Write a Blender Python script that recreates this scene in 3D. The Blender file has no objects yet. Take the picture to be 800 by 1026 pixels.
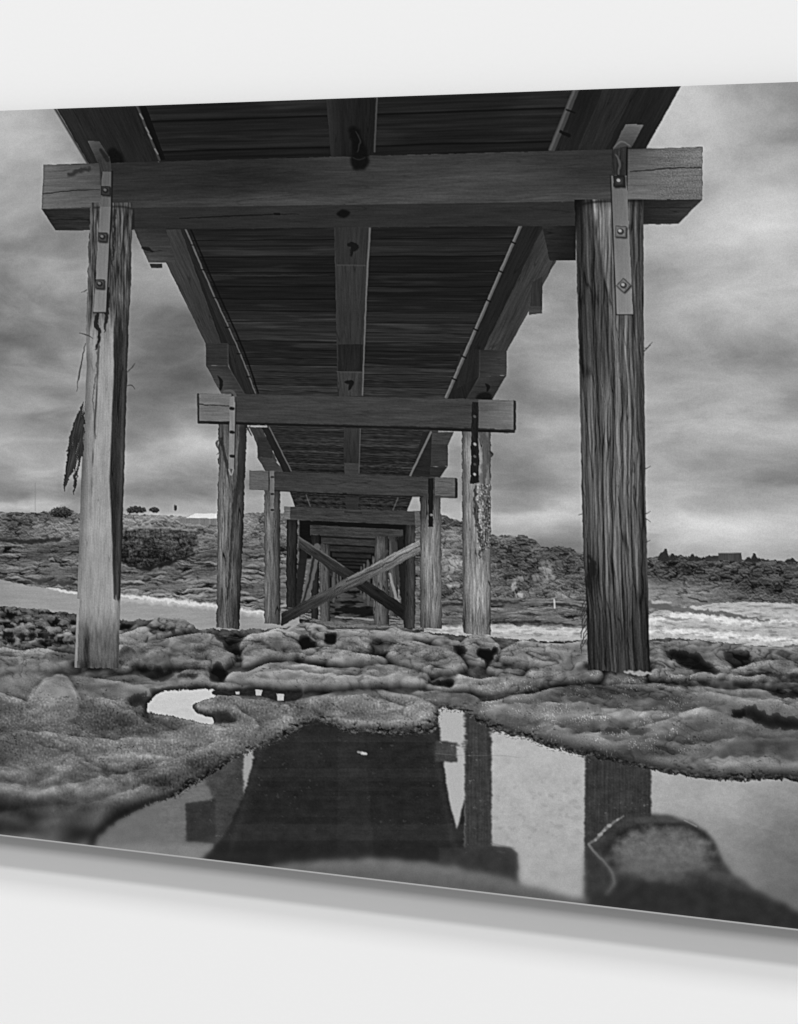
# ---------------------------------------------------------------------------
# The black and white photograph printed on the panel.  Its ink is worked out
# here, in the coordinates of the print, one pictured thing after another.
# ---------------------------------------------------------------------------
import numpy as np, math
F = np.float32
PS = 2.0                       # ink samples per unit
PX0, PX1, PY0, PY1 = -100.0, 902.0, 66.0, 956.0
NW, NH = int((PX1-PX0)*PS), int((PY1-PY0)*PS)
gx = (PX0 + (np.arange(NW)+.5)/PS).astype(F)
gy = (PY0 + (np.arange(NH)+.5)/PS).astype(F)
X, Y = np.meshgrid(gx, gy)
TOPL = lambda x: 111.0-0.03625*x
HH = lambda x: 726.0+0.155*x
V = (Y-TOPL(X))/HH(X)          # 0 at the print's top edge, 1 at its bottom edge
U = (X-352.0)/HH(X)*780.0      # level distance from the vanishing point
VH = 0.627
_r = np.random.RandomState(7)
PERM = _r.permutation(4096).astype(np.int32)
GA = _r.rand(4096).astype(F)*2*np.pi
GC, GS = np.cos(GA), np.sin(GA)

def perlin(x, y, seed=0):
    x = np.asarray(x, F); y = np.asarray(y, F)
    xi = np.floor(x); yi = np.floor(y)
    fx = x-xi; fy = y-yi
    xi = xi.astype(np.int32)+seed*57; yi = yi.astype(np.int32)+seed*131
    def g(ix, iy, dx, dy):
        h = PERM[(PERM[ix & 4095]+iy) & 4095]
        return GC[h]*dx+GS[h]*dy
    sx = fx*fx*fx*(fx*(fx*6-15)+10); sy = fy*fy*fy*(fy*(fy*6-15)+10)
    a = g(xi, yi, fx, fy); b = g(xi+1, yi, fx-1, fy)
    c = g(xi, yi+1, fx, fy-1); d = g(xi+1, yi+1, fx-1, fy-1)
    return ((a+sx*(b-a))*(1-sy)+(c+sx*(d-c))*sy)*F(1.5)

def fbm(x, y, o=4, seed=0, gain=.5):
    s = 0; a = 1.0; t = 0
    for i in range(o):
        s = s+a*perlin(x*2**i, y*2**i, seed+i*7); t += a; a *= gain
    return s/t

def ridged(x, y, o=4, seed=0, gain=.5):
    s = 0; a = 1.0; t = 0
    for i in range(o):
        s = s+a*(1-np.abs(perlin(x*2**i, y*2**i, seed+i*7))*2); t += a; a *= gain
    return s/t

def hash1(i, seed=0):
    i = np.asarray(i).astype(np.int32)
    return PERM[(PERM[(i+seed*131) & 4095]+seed*17) & 4095].astype(F)/4095.0

def sm(a, b, x):
    t = np.clip((x-a)/(b-a), 0, 1)
    return t*t*(3-2*t)

def blur(a, s):
    """soft box blur three times over, s in units of the print"""
    s = s*PS
    if s < .4: return a
    r = max(1, int(round(s)))
    out = a.astype(F)
    for ax in (0, 1):
        for k in range(3):
            rr = r
            pad = [(0, 0), (0, 0)]; pad[ax] = (rr+1, rr)
            p = np.pad(out, pad, mode='edge')
            c = np.cumsum(p, axis=ax, dtype=np.float64)
            n = out.shape[ax]
            if ax == 0: out = ((c[2*rr+1:2*rr+1+n]-c[:n])/(2*rr+1)).astype(F)
            else: out = ((c[:, 2*rr+1:2*rr+1+n]-c[:, :n])/(2*rr+1)).astype(F)
    return out

IMG = np.full((NH, NW), 90, F)
PID = np.zeros((NH, NW), np.int16)
PARTS = [None]                  # (name, parent index, label)

def part(name, parent=0, label=None):
    PARTS.append((name, parent, label)); return len(PARTS)-1

class W:
    """a window of the print around a shape"""
    def __init__(s, x0, y0, x1, y1, pad=4):
        s.i0 = max(0, int((y0-pad-PY0)*PS)); s.i1 = min(NH, int((y1+pad-PY0)*PS)+1)
        s.j0 = max(0, int((x0-pad-PX0)*PS)); s.j1 = min(NW, int((x1+pad-PX0)*PS)+1)
        s.ok = s.i1 > s.i0+1 and s.j1 > s.j0+1
        s.sl = (slice(s.i0, s.i1), slice(s.j0, s.j1))
        if s.ok:
            s.X = X[s.sl]; s.Y = Y[s.sl]

def wbox(pts, pad=4):
    xs = [p[0] for p in pts]; ys = [p[1] for p in pts]
    return W(min(xs), min(ys), max(xs), max(ys), pad)

def inside(pts, x, y):
    m = np.zeros(x.shape, bool); n = len(pts)
    for i in range(n):
        x0, y0 = pts[i]; x1, y1 = pts[(i+1) % n]
        if y0 == y1: continue
        c = (y0 > y) != (y1 > y)
        m ^= c & (x < (x1-x0)*(y-y0)/(y1-y0)+x0)
    return m

def pmask(w, pts, wob=0, ws=6., seed=0, soft=0):
    x, y = w.X, w.Y
    if wob:
        x = x+wob*fbm(w.X/ws, w.Y/ws, 3, seed+3)*2
        y = y+wob*fbm(w.X/ws, w.Y/ws, 3, seed+9)*2
    d = .25/PS; m = 0
    for ox, oy in ((-d, -d*.4), (d*.4, -d), (d, d*.4), (-d*.4, d)):
        m = m+inside(pts, x+ox, y+oy).astype(F)
    m = m/4
    if soft: m = blur(m, soft)
    return m

def comp(w, m, val, pid=None, thr=.5):
    IMG[w.sl] = IMG[w.sl]*(1-m)+val*m
    if pid:
        q = PID[w.sl]; q[m > thr] = pid

def smooth(pts, n=4, closed=True):
    """a rounder outline through the given points"""
    P = list(pts); N = len(P); out = []
    for i in range(N if closed else N-1):
        p0 = P[(i-1) % N] if closed else P[max(i-1, 0)]
        p1 = P[i]; p2 = P[(i+1) % N]
        p3 = P[(i+2) % N] if closed else P[min(i+2, N-1)]
        for k in range(n):
            t = k/n
            out.append(tuple(.5*(2*p1[a]+(p2[a]-p0[a])*t+(2*p0[a]-5*p1[a]+4*p2[a]-p3[a])*t*t
                                 + (3*p1[a]-p0[a]-3*p2[a]+p3[a])*t**3) for a in (0, 1)))
    if not closed: out.append(P[-1])
    return out

def stroke(pts, wd, tone, op=1., soft=.5, wob=0, pid=None, seed=0, curve=True, mul=False):
    """a line along pts, widths wd (number or list)"""
    if not isinstance(wd, (list, tuple)): wd = [wd]*len(pts)
    P = [(p[0], p[1]) for p in pts]; Wd = list(wd)
    if curve and len(P) > 2:
        n = 5; P2 = smooth(P, n, False)
        W2 = [Wd[min(i//n, len(Wd)-1)]*(1-(i % n)/n)+Wd[min(i//n+1, len(Wd)-1)]*((i % n)/n) for i in range(len(P2))]
        P, Wd = P2, W2
    w = wbox(P, max(Wd)+wob*2+soft*3+3)
    if not w.ok: return
    x, y = w.X, w.Y
    if wob:
        x = x+wob*fbm(w.X/7, w.Y/7, 3, seed+3)*2; y = y+wob*fbm(w.X/7, w.Y/7, 3, seed+8)*2
    best = np.full(x.shape, -99, F)
    for i in range(len(P)-1):
        (x0, y0), (x1, y1) = P[i], P[i+1]
        dx, dy = x1-x0, y1-y0; L = dx*dx+dy*dy+1e-6
        t = np.clip(((x-x0)*dx+(y-y0)*dy)/L, 0, 1)
        dd = np.hypot(x-x0-t*dx, y-y0-t*dy)
        best = np.maximum(best, (Wd[i]*(1-t)+Wd[i+1]*t)/2-dd)
    m = sm(-soft, soft, best)*op
    if mul: comp(w, m, IMG[w.sl]*tone, pid)
    else: comp(w, m, tone, pid)

def spot(x, y, rx, ry, d, mul=False):
    """a soft lighter or darker patch"""
    w = W(x-rx*2, y-ry*2, x+rx*2, y+ry*2, 0)
    if not w.ok: return
    g = np.exp(-((w.X-x)/rx)**2-((w.Y-y)/ry)**2)
    IMG[w.sl] += (IMG[w.sl]*d if mul else d)*g

def homog(q):
    """unit square -> four corners, inverse as a function"""
    (x0, y0), (x1, y1), (x2, y2), (x3, y3) = q
    A = []; b = []
    for (u, v), (x, y) in zip(((0, 0), (1, 0), (1, 1), (0, 1)), q):
        A.append([x, y, 1, 0, 0, 0, -u*x, -u*y]); b.append(u)
        A.append([0, 0, 0, x, y, 1, -v*x, -v*y]); b.append(v)
    h = np.linalg.solve(np.array(A, float), np.array(b, float))
    def f(X, Y):
        d = h[6]*X+h[7]*Y+1
        return ((h[0]*X+h[1]*Y+h[2])/d).astype(F), ((h[3]*X+h[4]*Y+h[5])/d).astype(F)
    return f

def woodtex(a, b, seed, rough=1., crack=.5, sc=1.):
    """a along the grain, b across it, both in units; about -1..1"""
    a = a/sc; b = b/sc
    bw = b+2.2*fbm(a/70, b/18, 2, seed+30)
    t = .8*fbm(a/55, bw/4.2, 3, seed)+.8*fbm(a/22, bw/1.3, 2, seed+5)+.35*fbm(a/3, b/1.1, 2, seed+9)
    t = t+.5*fbm(a/60, b/14, 2, seed+14)
    if crack:
        c = perlin(a/90, bw/7, seed+21)
        t = t-crack*2.2*np.exp(-(c/.035)**2)*sm(-.1, .25, perlin(a/50, b/9, seed+25))
    return t*rough*.8

def face(q, tone, len_=None, wid=None, pid=None, amp=.25, crack=.5, grain='u', seed=0, wob=.35, sc=1., edge=0, tones=None, soft=0):
    """a timber face: q = corners (tl, tr, br, bl); grain along u (tl->tr) or v"""
    w = wbox(q, 4)
    if not w.ok: return
    m = pmask(w, q, wob, 9., seed, soft)
    u, v = homog(q)(w.X, w.Y)
    u = np.clip(u, -.2, 1.2); v = np.clip(v, -.2, 1.2)
    LU = len_ or (math.dist(q[0], q[1])+math.dist(q[3], q[2]))/2
    LV = wid or (math.dist(q[0], q[3])+math.dist(q[1], q[2]))/2
    a, b = (u*LU, v*LV) if grain == 'u' else (v*LV, u*LU)
    t = woodtex(a, b, seed, 1., crack, sc)
    base = tone
    if tones is not None:           # tl tr br bl
        base = (tones[0]*(1-u)+tones[1]*u)*(1-v)+(tones[3]*(1-u)+tones[2]*u)*v
    val = base*(1+amp*t)
    if edge:
        dd = np.minimum(np.minimum(u*LU, (1-u)*LU), np.minimum(v*LV, (1-v)*LV))
        val = val*(1+edge*np.exp(-(dd/1.2)**2))
    comp(w, m, np.clip(val, 4, 250), pid)

# ---- sky ------------------------------------------------------------------
P_SKY = part('sky', 0, 'grey cloudy sky with pale breaks behind the jetty')
PID[:] = P_SKY
def sky():
    yv = V*780
    yv = yv+.0016*yv*yv                      # clouds flatten to the horizon
    st = 1
    wx = fbm(U/210, yv/120*st, 3, 40)
    wy = fbm(U/190+9, yv/110*st, 3, 44)
    n = fbm(U/150+wx*.35, yv/125+wy*.3, 6, 50, .5)
    n2 = fbm(U/64+wx*.3, yv/48+wy*.3, 5, 60, .55)
    puff = 1-np.abs(fbm(U/105+wx*.3, yv/80+wy*.3, 5, 64, .55))*2.4
    big = fbm(U/270+3.3, yv/210+1.7, 3, 46, .45)
    s = 152+big*54+n*28+n2*12+(puff-.7)*13+9*(sm(-.10, .12, big*.8+n*.5+.12*n2)-.5)
    s = s+3*fbm(U/22, yv/15, 4, 67, .6)*sm(-.2, .3, n2)
    IMG[:] = s
    for x, y, rx, ry, d in [(20, 130, 90, 40, 16), (20, 205, 70, 34, -14), (200, 440, 40, 14, 20), (660, 330, 60, 60, -10), (770, 350, 60, 40, -16), (30, 200, 60, 60, 0), (-30, 320, 130, 90, -22), (175, 330, 60, 70, -32), (60, 260, 50, 40, 8),
                            (10, 380, 60, 30, -10), (150, 410, 60, 25, 6), (50, 440, 60, 22, -16), (185, 448, 45, 17, 32), (100, 462, 90, 13, 10),
                            (30, 478, 60, 9, 16), (180, 492, 80, 13, -30), (40, 494, 70, 8, -14), (15, 508, 60, 6, 38), (240, 500, 40, 20, -6),
                            (150, 260, 40, 30, 5),
                            (705, 115, 60, 40, 26), (780, 110, 60, 40, -6), (770, 190, 60, 50, 12), (690, 250, 70, 50, 10), (790, 290, 60, 40, 12), (560, 350, 50, 50, -14),
                            (540, 430, 40, 30, 8), (700, 370, 70, 40, -6), (760, 430, 90, 34, 24), (680, 480, 30, 60, 8), (760, 482, 90, 18, -22), (760, 505, 60, 10, -2),
                            (540, 487, 60, 22, -34), (540, 522, 50, 9, 34), (690, 505, 30, 12, -14), (720, 530, 90, 16, 34), (860, 500, 60, 50, 6), (860, 200, 70, 70, 4),
                            (460, 520, 30, 14, 20)]:
        g = np.exp(-((X-x+12*n2)/rx)**2-((Y-y+10*n)/ry)**2); IMG[:] += d*g
    IMG[:] = np.clip(IMG, 70, 215)
sky()

# ---- far shore ------------------------------------------------------------
def ground_mass(pts, pid, fn, wob=1.2, ws=7, seed=0):
    w = wbox(pts, 6); m = pmask(w, pts, wob, ws, seed); comp(w, m, fn(w), pid)

P_SHL = part('headland', 0, 'scrubby rocky headland across the channel at the left')
def grad(n, k=1.):
    g = np.gradient(n, axis=0)*PS*k
    return g/(1+np.abs(g)*.8)
def scrub(x, y, s, seed):
    """bushes: clumps lit from above with dark undersides"""
    wx_ = x+.35*s*fbm(x/s, y/s*1.4, 2, seed+40)*3
    n1 = fbm(wx_/s, y/s*1.15, 3, seed, .55); n2 = fbm(x/s*3, y/s*3.3, 2, seed+5)
    big = fbm(x/s/3.2, y/s/2, 3, seed+8)
    return 19*grad(n1, s*1.5)+9*grad(n2, s*.5)+14*n1+10*n2-30*sm(.05, .34, -n1)+30*big
def ledges(x, y, sx, sy, seed):
    """layered broken rock: pale treads, black overhangs"""
    q = y/sy+1.3*fbm(x/(sx*2), y/(sy*5), 3, seed+3)
    n1 = fbm(x/sx, q, 4, seed, .62)
    big = fbm(x/sx/2.6, y/sy/2.6, 3, seed+11)
    return (24*grad(n1, sy*2.0)+14*n1-56*sm(.08, .32, -n1))*np.clip(.55+1.6*fbm(x/sx/1.7, y/sy/3, 2, seed+9), .15, 1.3)+26*big
def blocks(x, y, sx, sy, seed):
    """jointed rock face: lit tops, dark joints"""
    xx = x+.5*sx*fbm(x/sx/1.3, y/sy/1.3, 3, seed+1); yy_ = y+.6*sy*fbm(x/sx/1.5, y/sy, 3, seed+2)
    r = np.floor(yy_/sy); q = xx/sx+hash1(r, seed)*7.3; c = np.floor(q)
    fx = q-c; fy = yy_/sy-r
    t = hash1(c*13+r*57, seed+3)
    j = np.minimum(np.minimum(fx, 1-fx)*sx, np.minimum(fy, 1-fy)*sy)
    return (t-.5)*46-46*np.exp(-(j/.75)**2)+22*np.exp(-((fy-.18)/.12)**2)-16*fy
def hillL(w):
    x, y = w.X, w.Y
    lo = sm(533, 556, y+7*fbm(x/24, y/9, 2, 3)+6*sm(60, -60, x))
    v = (108+scrub(x, y, 7, 70))*(1-lo)+(98+1.35*ledges(x, y, 17, 4.4, 90)+.30*blocks(x, y, 13, 4.5, 92)+10*fbm(x/3, y/2, 3, 95))*lo
    v = v+30*fbm(x/46, y/15, 3, 97)+12*sm(560, 590, y)
    return np.clip(v+9*fbm(x/1.6, y/1.3, 2, 99), 20, 205)
ground_mass([(-101, 507), (0, 513), (20, 514), (48, 513), (58, 511), (66, 510), (74, 513), (100, 515), (130, 515), (180, 517), (215, 519), (240, 516), (262, 513),
             (300, 514), (330, 512), (360, 512), (400, 512), (430, 514), (443, 516), (450, 640), (150, 640), (-101, 606)], P_SHL, hillL, 1.0, 6, 4)
spot(40, 517, 26, 4, -24); spot(62, 515, 12, 6, -50); spot(20, 525, 22, 9, -34); spot(50, 530, 30, 6, 22); spot(160, 521, 40, 5, 30); spot(235, 521, 20, 4, 22); spot(30, 556, 60, 8, -12); spot(150, 590, 50, 5, 14); spot(100, 516, 160, 3, 14)
w = W(112, 520, 206, 580, 3)       # the broken cliff under the meadow
cp = [(118, 541), (122, 533), (134, 529), (150, 528), (172, 528), (196, 531), (200, 538), (194, 548), (199, 555), (184, 560), (170, 563), (150, 570), (132, 567), (116, 560)]
m = pmask(w, cp, 3.2, 8, 12, .6)
blk = ridged(w.X/11+.4*fbm(w.X/6, w.Y/6, 2, 5), w.Y/17, 4, 33, .6); bx_ = np.gradient(blk, axis=1)*PS*3
comp(w, m*.95, np.clip(72+.42*blocks(w.X+3*fbm(w.X/9, w.Y/9, 3, 7), w.Y+5*fbm(w.X/14, w.Y/9, 3, 8), 12, 11, 35)+.30*blocks(w.X, w.Y+4*fbm(w.X/8, w.Y/6, 3, 8), 5, 6, 37)+26*(blk-.4)+20*grad(fbm(w.X/8, w.Y/5, 4, 39, .6), 7)+14*np.clip(bx_, -1, 1)-1.2*(w.Y-538)+16*fbm(w.X/2.5, w.Y/2.5, 3, 36), 14, 190))
stroke([(128, 530), (150, 528), (196, 531)], 2.2, 168, .6, 1.2, 1.0, seed=4)
stroke([(128, 566), (146, 570), (170, 564), (196, 555)], [1, 4, 4, 1], 26, .85, 1.2, 1.2, seed=7)
stroke([(-100, 540), (0, 541), (25, 543), (60, 540)], 4, 34, .8, 1.4, 1.2, seed=8)
stroke([(0, 577), (30, 581), (75, 585)], 5, 52, .75, 1.5, 1.5, seed=9)
for i in range(34):                 # boulders and ledges of the shore
    hx = float(hash1(i, 3))*380-95; hy = 553+float(hash1(i, 5))*42+max(0, hx)*.05; L = 5+float(hash1(i, 8))*15
    if hx > 118 and hx < 200 and hy < 570: continue
    stroke([(hx, hy), (hx+L*.5, hy-1.2), (hx+L, hy+.6)], [.5, 2.4+hy*.0, .5], 150+40*float(hash1(i, 9)), .55, .7, .8, seed=i)
    stroke([(hx, hy+2), (hx+L*.5, hy+2.2), (hx+L, hy+2.8)], [.5, 2.2, .5], 32, .7, .7, .8, seed=i+1)
# bushes, trees on the skyline, the white roof
P_BUSH = part('skyline_tree', 0, 'small round dark trees on the skyline at the left')
for bx, by, rx, ry in [(62, 513, 11, 5.5), (136, 510.5, 7, 3.6), (131, 511.5, 4, 3), (142, 511, 5, 3), (155, 511, 5, 3.0), (176, 509, 1.6, 3.6)]:
    w = W(bx-rx, by-ry, bx+rx, by+ry, 4)
    d = np.hypot((w.X-bx)/rx, (w.Y-by)/ry)+.45*fbm(w.X/2.4, w.Y/2.4, 3, int(bx))
    if by > 510: P_BUSH = part('skyline_tree', 0, None)
    comp(w, sm(1.05, .85, d), 48+45*fbm(w.X/2, w.Y/1.6, 2, 5)-6*(w.Y-by), P_BUSH)
P_HOUSE = part('house', 0, 'low house with a bright roof on the left headland')
face([(186, 519), (196, 514.5), (219, 514.5), (219, 519.5)], 222, pid=P_HOUSE, amp=.03, crack=0, seed=3, wob=.3)
face([(180, 519.5), (219, 520), (219, 526), (180, 524)], 120, pid=P_HOUSE, amp=.2, crack=0, grain='v', seed=4, wob=.3)
stroke([(35.5, 484), (35.5, 512)], .5, 110, .5, .4, curve=False)

P_SHR = part('hillside', 0, 'steep hillside of scrub and pale rock right of the jetty')
def hillR(w):
    x, y = w.X, w.Y
    u_ = x*.8+y*.9                                   # the beds dip down to the right
    v = 84+scrub(x, y, 6.5, 110)+14*fbm(u_/16, (y-x*.7)/30, 3, 114)
    rk = sm(.10, .26, fbm(x/15-y/26, y/15, 4, 118, .6))*sm(545, 570, y+.0*x+16*sm(470, 445, x))
    v = v*(1-rk*.8)+(126+.6*ledges(x+y*.5, y, 9, 5, 119)+.8*blocks(x-y*.3, y, 8, 8, 124))*rk*.8
    return np.clip(v+6+30*fbm(x/30+y/40, y/26, 3, 123)+9*fbm(x/1.5, y/1.4, 2, 121), 20, 205)
ground_mass([(425, 512), (443, 516), (453, 519), (466, 524), (492, 536), (507, 537), (518, 537), (526, 536), (534, 540), (543, 547), (552, 550), (562, 547),
             (570, 548), (577, 552), (590, 557), (620, 560), (620, 640), (425, 640)], P_SHR, hillR, 1.3, 6, 6)
for x, y, rx, ry, d in [(455, 535, 14, 6, 32), (455, 560, 14, 10, 44), (460, 525, 12, 4, -22), (500, 556, 22, 10, -24), (525, 545, 12, 4, -30), (535, 568, 30, 12, -26), (570, 570, 22, 12, -18),
                        (510, 585, 20, 7, -12), (448, 590, 20, 5, -20), (575, 600, 18, 5, 20)]: spot(x, y, rx, ry, d)
for pts, tn in [([(540, 561), (549, 562), (557, 580), (549, 582), (543, 570)], 150), ([(513, 577), (518, 580), (519, 592), (512, 594)], 172), ([(519, 592), (526, 595), (524, 599), (516, 598)], 180),
                ([(444, 560), (456, 561), (462, 571), (452, 575), (444, 570)], 160), ([(532, 576), (540, 574), (540, 582), (534, 582)], 150), ([(447, 584), (462, 582), (465, 587), (450, 590)], 165)]:
    w = wbox(pts, 4); comp(w, pmask(w, pts, 2.2, 5, 3, .4)*.85*sm(-.3, .1, fbm(w.X/4, w.Y/5, 3, 17)+.12), tn-6+.7*blocks(w.X-w.Y*.3, w.Y, 7, 9, 19))
def shelf(w):
    x, y = w.X, w.Y
    return np.clip(110+1.15*ledges(x, y, 17, 3.4, 131)+.25*blocks(x, y, 10, 3.5, 134)+9*fbm(x/4, y/2, 3, 133)+8*fbm(x/1.5, y/1.2, 2, 136), 24, 200)
P_SHELF = part('shore_ledge', 0, 'flat layered rock ledge at the foot of the right hillside')
ground_mass([(425, 603), (450, 600), (490, 598), (530, 600), (560, 599), (620, 602), (700, 606), (700, 640), (425, 640)], P_SHELF, shelf, 1., 7, 15)
for p in [[(440, 607), (470, 606), (490, 610)], [(545, 606), (565, 606), (588, 609)], [(480, 624), (530, 624), (586, 627)], [(450, 600), (480, 603), (520, 603)]]:
    stroke(p, [1, 4, 1], 42, .8, 1, 1.2, seed=int(p[0][0]))
stroke([(555.5, 601), (556, 609)], 1.6, 205, .9, .5)

P_WOOD = part('scrub_hill', 0, 'low dark wooded hill on the horizon at the far right')
def woods(w):
    x, y = w.X, w.Y
    v = 70+scrub(x, y, 8, 141)*1.05+10*sm(575, 600, y)
    lo = sm(0, 1, ((y-(574+(x-650)*.13))/14))*sm(770, 690, x+10*fbm(x/9, y/5, 2, 4))
    v = v*(1-lo)+(126+ledges(x, y, 13, 4, 147)*.8+12*fbm(x/5, y/3, 2, 148))*lo
    return np.clip(v+9*fbm(x/1.5, y/1.4, 2, 149), 18, 200)
ground_mass([(620, 556), (648, 559), (660, 557), (665, 553), (668, 556), (690, 557), (700, 559), (720, 558), (745, 561), (757, 558), (770, 561), (800, 562), (902, 566),
             (902, 606), (800, 605), (760, 603), (712, 604), (690, 608), (620, 630)], P_WOOD, woods, 1.2, 4, 21)
for x, y, rx, ry, d in [(720, 580, 40, 9, -10), (715, 585, 14, 6, 26), (770, 590, 30, 6, -20), (760, 597, 16, 4, 14), (680, 568, 30, 4, -12), (740, 600, 30, 3, -20)]: spot(x, y, rx, ry, d)
for bx, h in [(667, 11), (674, 6), (694, 6), (698, 4), (711, 5), (756, 8), (750, 4), (794, 4), (663, 7), (790, 3)]:
    w = W(bx-6, 560-h-2, bx+6, 563, 2)
    base = 560+(bx-650)*.02
    t = (w.Y-(base-h))/h
    d = np.abs(w.X-bx+.8*fbm(w.X/1.5, w.Y/1.5, 2, int(bx)))/(1.0+np.clip(t, 0, 1)*3.4)
    comp(w, sm(1.1, .7, d)*(t > 0)*(t < 1.2), 44+18*fbm(w.X, w.Y, 2, 3), part('pine_tree', 0, None))
P_BLD = part('building', 0, 'flat roofed block on the far right skyline')
face([(720, 554.5), (743, 554.3), (743.5, 562), (720, 561.5)], 66, pid=P_BLD, amp=.25, crack=0, grain='v', seed=8, wob=.2, sc=.5)
face([(707, 557.5), (720, 556.5), (720, 562), (706, 561.5)], 56, pid=P_BLD, amp=.3, crack=0, seed=5, wob=.8)
stroke([(720, 554.3), (743, 554)], .8, 96, .8, .4, curve=False)

# ---- water ----------------------------------------------------------------
P_SEA = part('sea', 0, 'calm grey channel water at the left, behind the near left post')
P_SEA2 = part('sea', 0, 'pale churned water at the right, behind the jetty')
P_SURF = part('surf', 0, 'thin white line of surf along the left shore')
P_SURF2 = part('surf', 0, 'white breaking surf in front of the right shore')
def water(w, base=158):
    x, y = w.X, w.Y
    return np.clip(base+11*fbm(x/34, y/3.2, 4, 151)+5*fbm(x/4, y/1.3, 2, 155), 60, 232)
ground_mass([(-101, 577), (0, 581), (30, 587), (75, 594), (120, 599), (200, 606), (270, 613), (300, 618), (300, 640), (-101, 640)], P_SEA, lambda w: water(w, 152), .8, 9, 31)
w = W(-100, 575, 75, 612, 0); IMG[w.sl] = np.where(PID[w.sl] == P_SEA, IMG[w.sl]*(1-.17*sm(40, -60, w.X)*1), IMG[w.sl])
stroke([(48, 589), (62, 592), (80, 594)], [1, 3, 3], 215, .9, .8, 1, P_SURF, 3)
stroke([(118, 598), (150, 601), (200, 606), (240, 612), (275, 617)], [7, 8, 7, 7, 5], 188, .75, 2.0, 1.4, P_SEA, 4)
stroke([(118, 597), (150, 600), (200, 605), (240, 611), (275, 616)], [1.4, 3.2, 3, 2.6, 2], 222, .85, 1.2, 1.8, P_SURF, 4)
ground_mass([(425, 630), (470, 627), (500, 626), (540, 628), (586, 629), (620, 628), (660, 612), (690, 608), (720, 604), (760, 603), (800, 606), (902, 611),
             (902, 655), (425, 655)], P_SEA2, lambda w: water(w, 172), 1.0, 8, 33)
def foam(pts, wd, seed, op=.95, tn=236):
    stroke(pts, [q*1.7 for q in wd], tn-42, op*.6, 2.6, 2.2, P_SURF2, seed+1)
    stroke(pts, [q*.8 for q in wd], tn-6, op*.85, 1.8, 2.6, P_SURF2, seed)
foam([(440, 631), (480, 631), (530, 632), (590, 634)], [6, 7, 7, 6], 3, .8, 214)
foam([(650, 622), (680, 618), (705, 616), (730, 622), (762, 625)], [4, 9, 8, 7, 3], 5)
foam([(650, 632), (700, 634), (760, 640), (800, 642)], [4, 5, 5, 4], 6)
foam([(700, 612), (740, 612), (800, 616), (880, 622)], [2, 4, 4, 3], 7, .6, 205)
foam([(770, 622), (800, 624), (860, 630)], [2, 4, 4], 8, .8)
w = W(425, 605, 902, 650, 0)
nz = fbm(w.X/16, w.Y/3.6, 5, 161, .6)
msk = np.isin(PID[w.sl], (P_SEA2, P_SURF2))
IMG[w.sl] = np.where(msk, np.clip(IMG[w.sl]-40*sm(.02, .4, nz)+12*sm(.0, .3, -nz)+5*perlin(w.X/1.8, w.Y/1.1, 165), 70, 245), IMG[w.sl])
stroke([(650, 606), (690, 612), (725, 615), (770, 622)], [6, 5, 4, 1], 92, .85, 1, 1.6, P_SHELF, 9)
stroke([(655, 617), (675, 620), (690, 621)], [1, 3, 1], 110, .7, 1, 1.2, P_SHELF, 10)
stroke([(690, 599), (708, 603)], [1, 2.2], 40, .8, .8, .8)
stroke([(655, 603), (672, 604)], [3, 2], 190, .7, 1, 1.2)

# ---- rock shelf -----------------------------------------------------------
GQ = np.clip(V-VH+.012, .022, 1)+.012
GXC = U/780/GQ; GZC = 1/GQ
_lam = (1.6, 3, 6, 12, 24, 48, 90)
_sc = np.clip((V-VH+.03)/.22, .08, 1.6)          # how large a thing looks at this depth
def _bank():
    n = 0; e = 0; p = 0; wn = 0; we = 0
    wx = X+5*_sc*fbm(X/30, Y/20, 2, 191); wy = Y+3*_sc*fbm(X/26, Y/18, 2, 193)
    for i, L in enumerate(_lam):
        q = perlin(wx/L+i*3.1, wy/(L*.55)+i*1.7, 170+i)
        r = L/_sc
        a1 = np.exp(-(np.log(r/42.)/.75)**2); a2 = np.exp(-(np.log(r/13.)/.65)**2)
        n = n+a1*q; wn = wn+a1; e = e+a2*q; we = we+a2
    p = .6*perlin(X/2.1, Y/1.5, 181)+.6*perlin(X/1.1, Y/.95, 183)
    return n/(wn+.05)*1.3, e/(we+.05)*1.3, p*(.6+.6*sm(0, .3, fbm(X/22, Y/9, 2, 187)+.15))
RN, RE, RP = _bank()
def rocktex(w, seed, k=1.):
    return RN[w.sl], RE[w.sl], RP[w.sl]
P_ROCKS = part('rock_shelf', 0, 'weathered sandstone shelf under and in front of the jetty')
YH = TOPL(X)+VH*HH(X)                            # the eye line in this photograph
DY = np.clip(Y-YH, 8, None)
HG = (-.022*sm(130, 60, DY)+.004+(.006+.020*sm(130, 60, DY))*RN+(.0016+.007*sm(130, 60, DY))*RE).astype(F)
AL = (96+12*RN+6*RE).astype(F)                   # bare tone of the stone
GP = np.full(X.shape, P_ROCKS, np.int16)
GM = np.zeros(X.shape, F)
_pts = [(-101, 603), (0, 606), (40, 609), (80, 613), (122, 620), (150, 620), (180, 622), (200, 629), (240, 630), (290, 628), (305, 626), (330, 626), (350, 627), (385, 628), (420, 631), (465, 636),
        (500, 638), (520, 639), (590, 640), (650, 640), (670, 638), (700, 640), (740, 645), (790, 648), (902, 653), (902, 960), (-101, 960)]
_w = wbox(_pts, 6)
GM[_w.sl] = pmask(_w, _pts, 1., 8, 41)

def relief(w, m, r, k):
    h1 = blur(m, r); h2 = blur(m, r*.4)
    return np.clip(h1*1.2+h2*.8-1.0, 0, 1)

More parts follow.
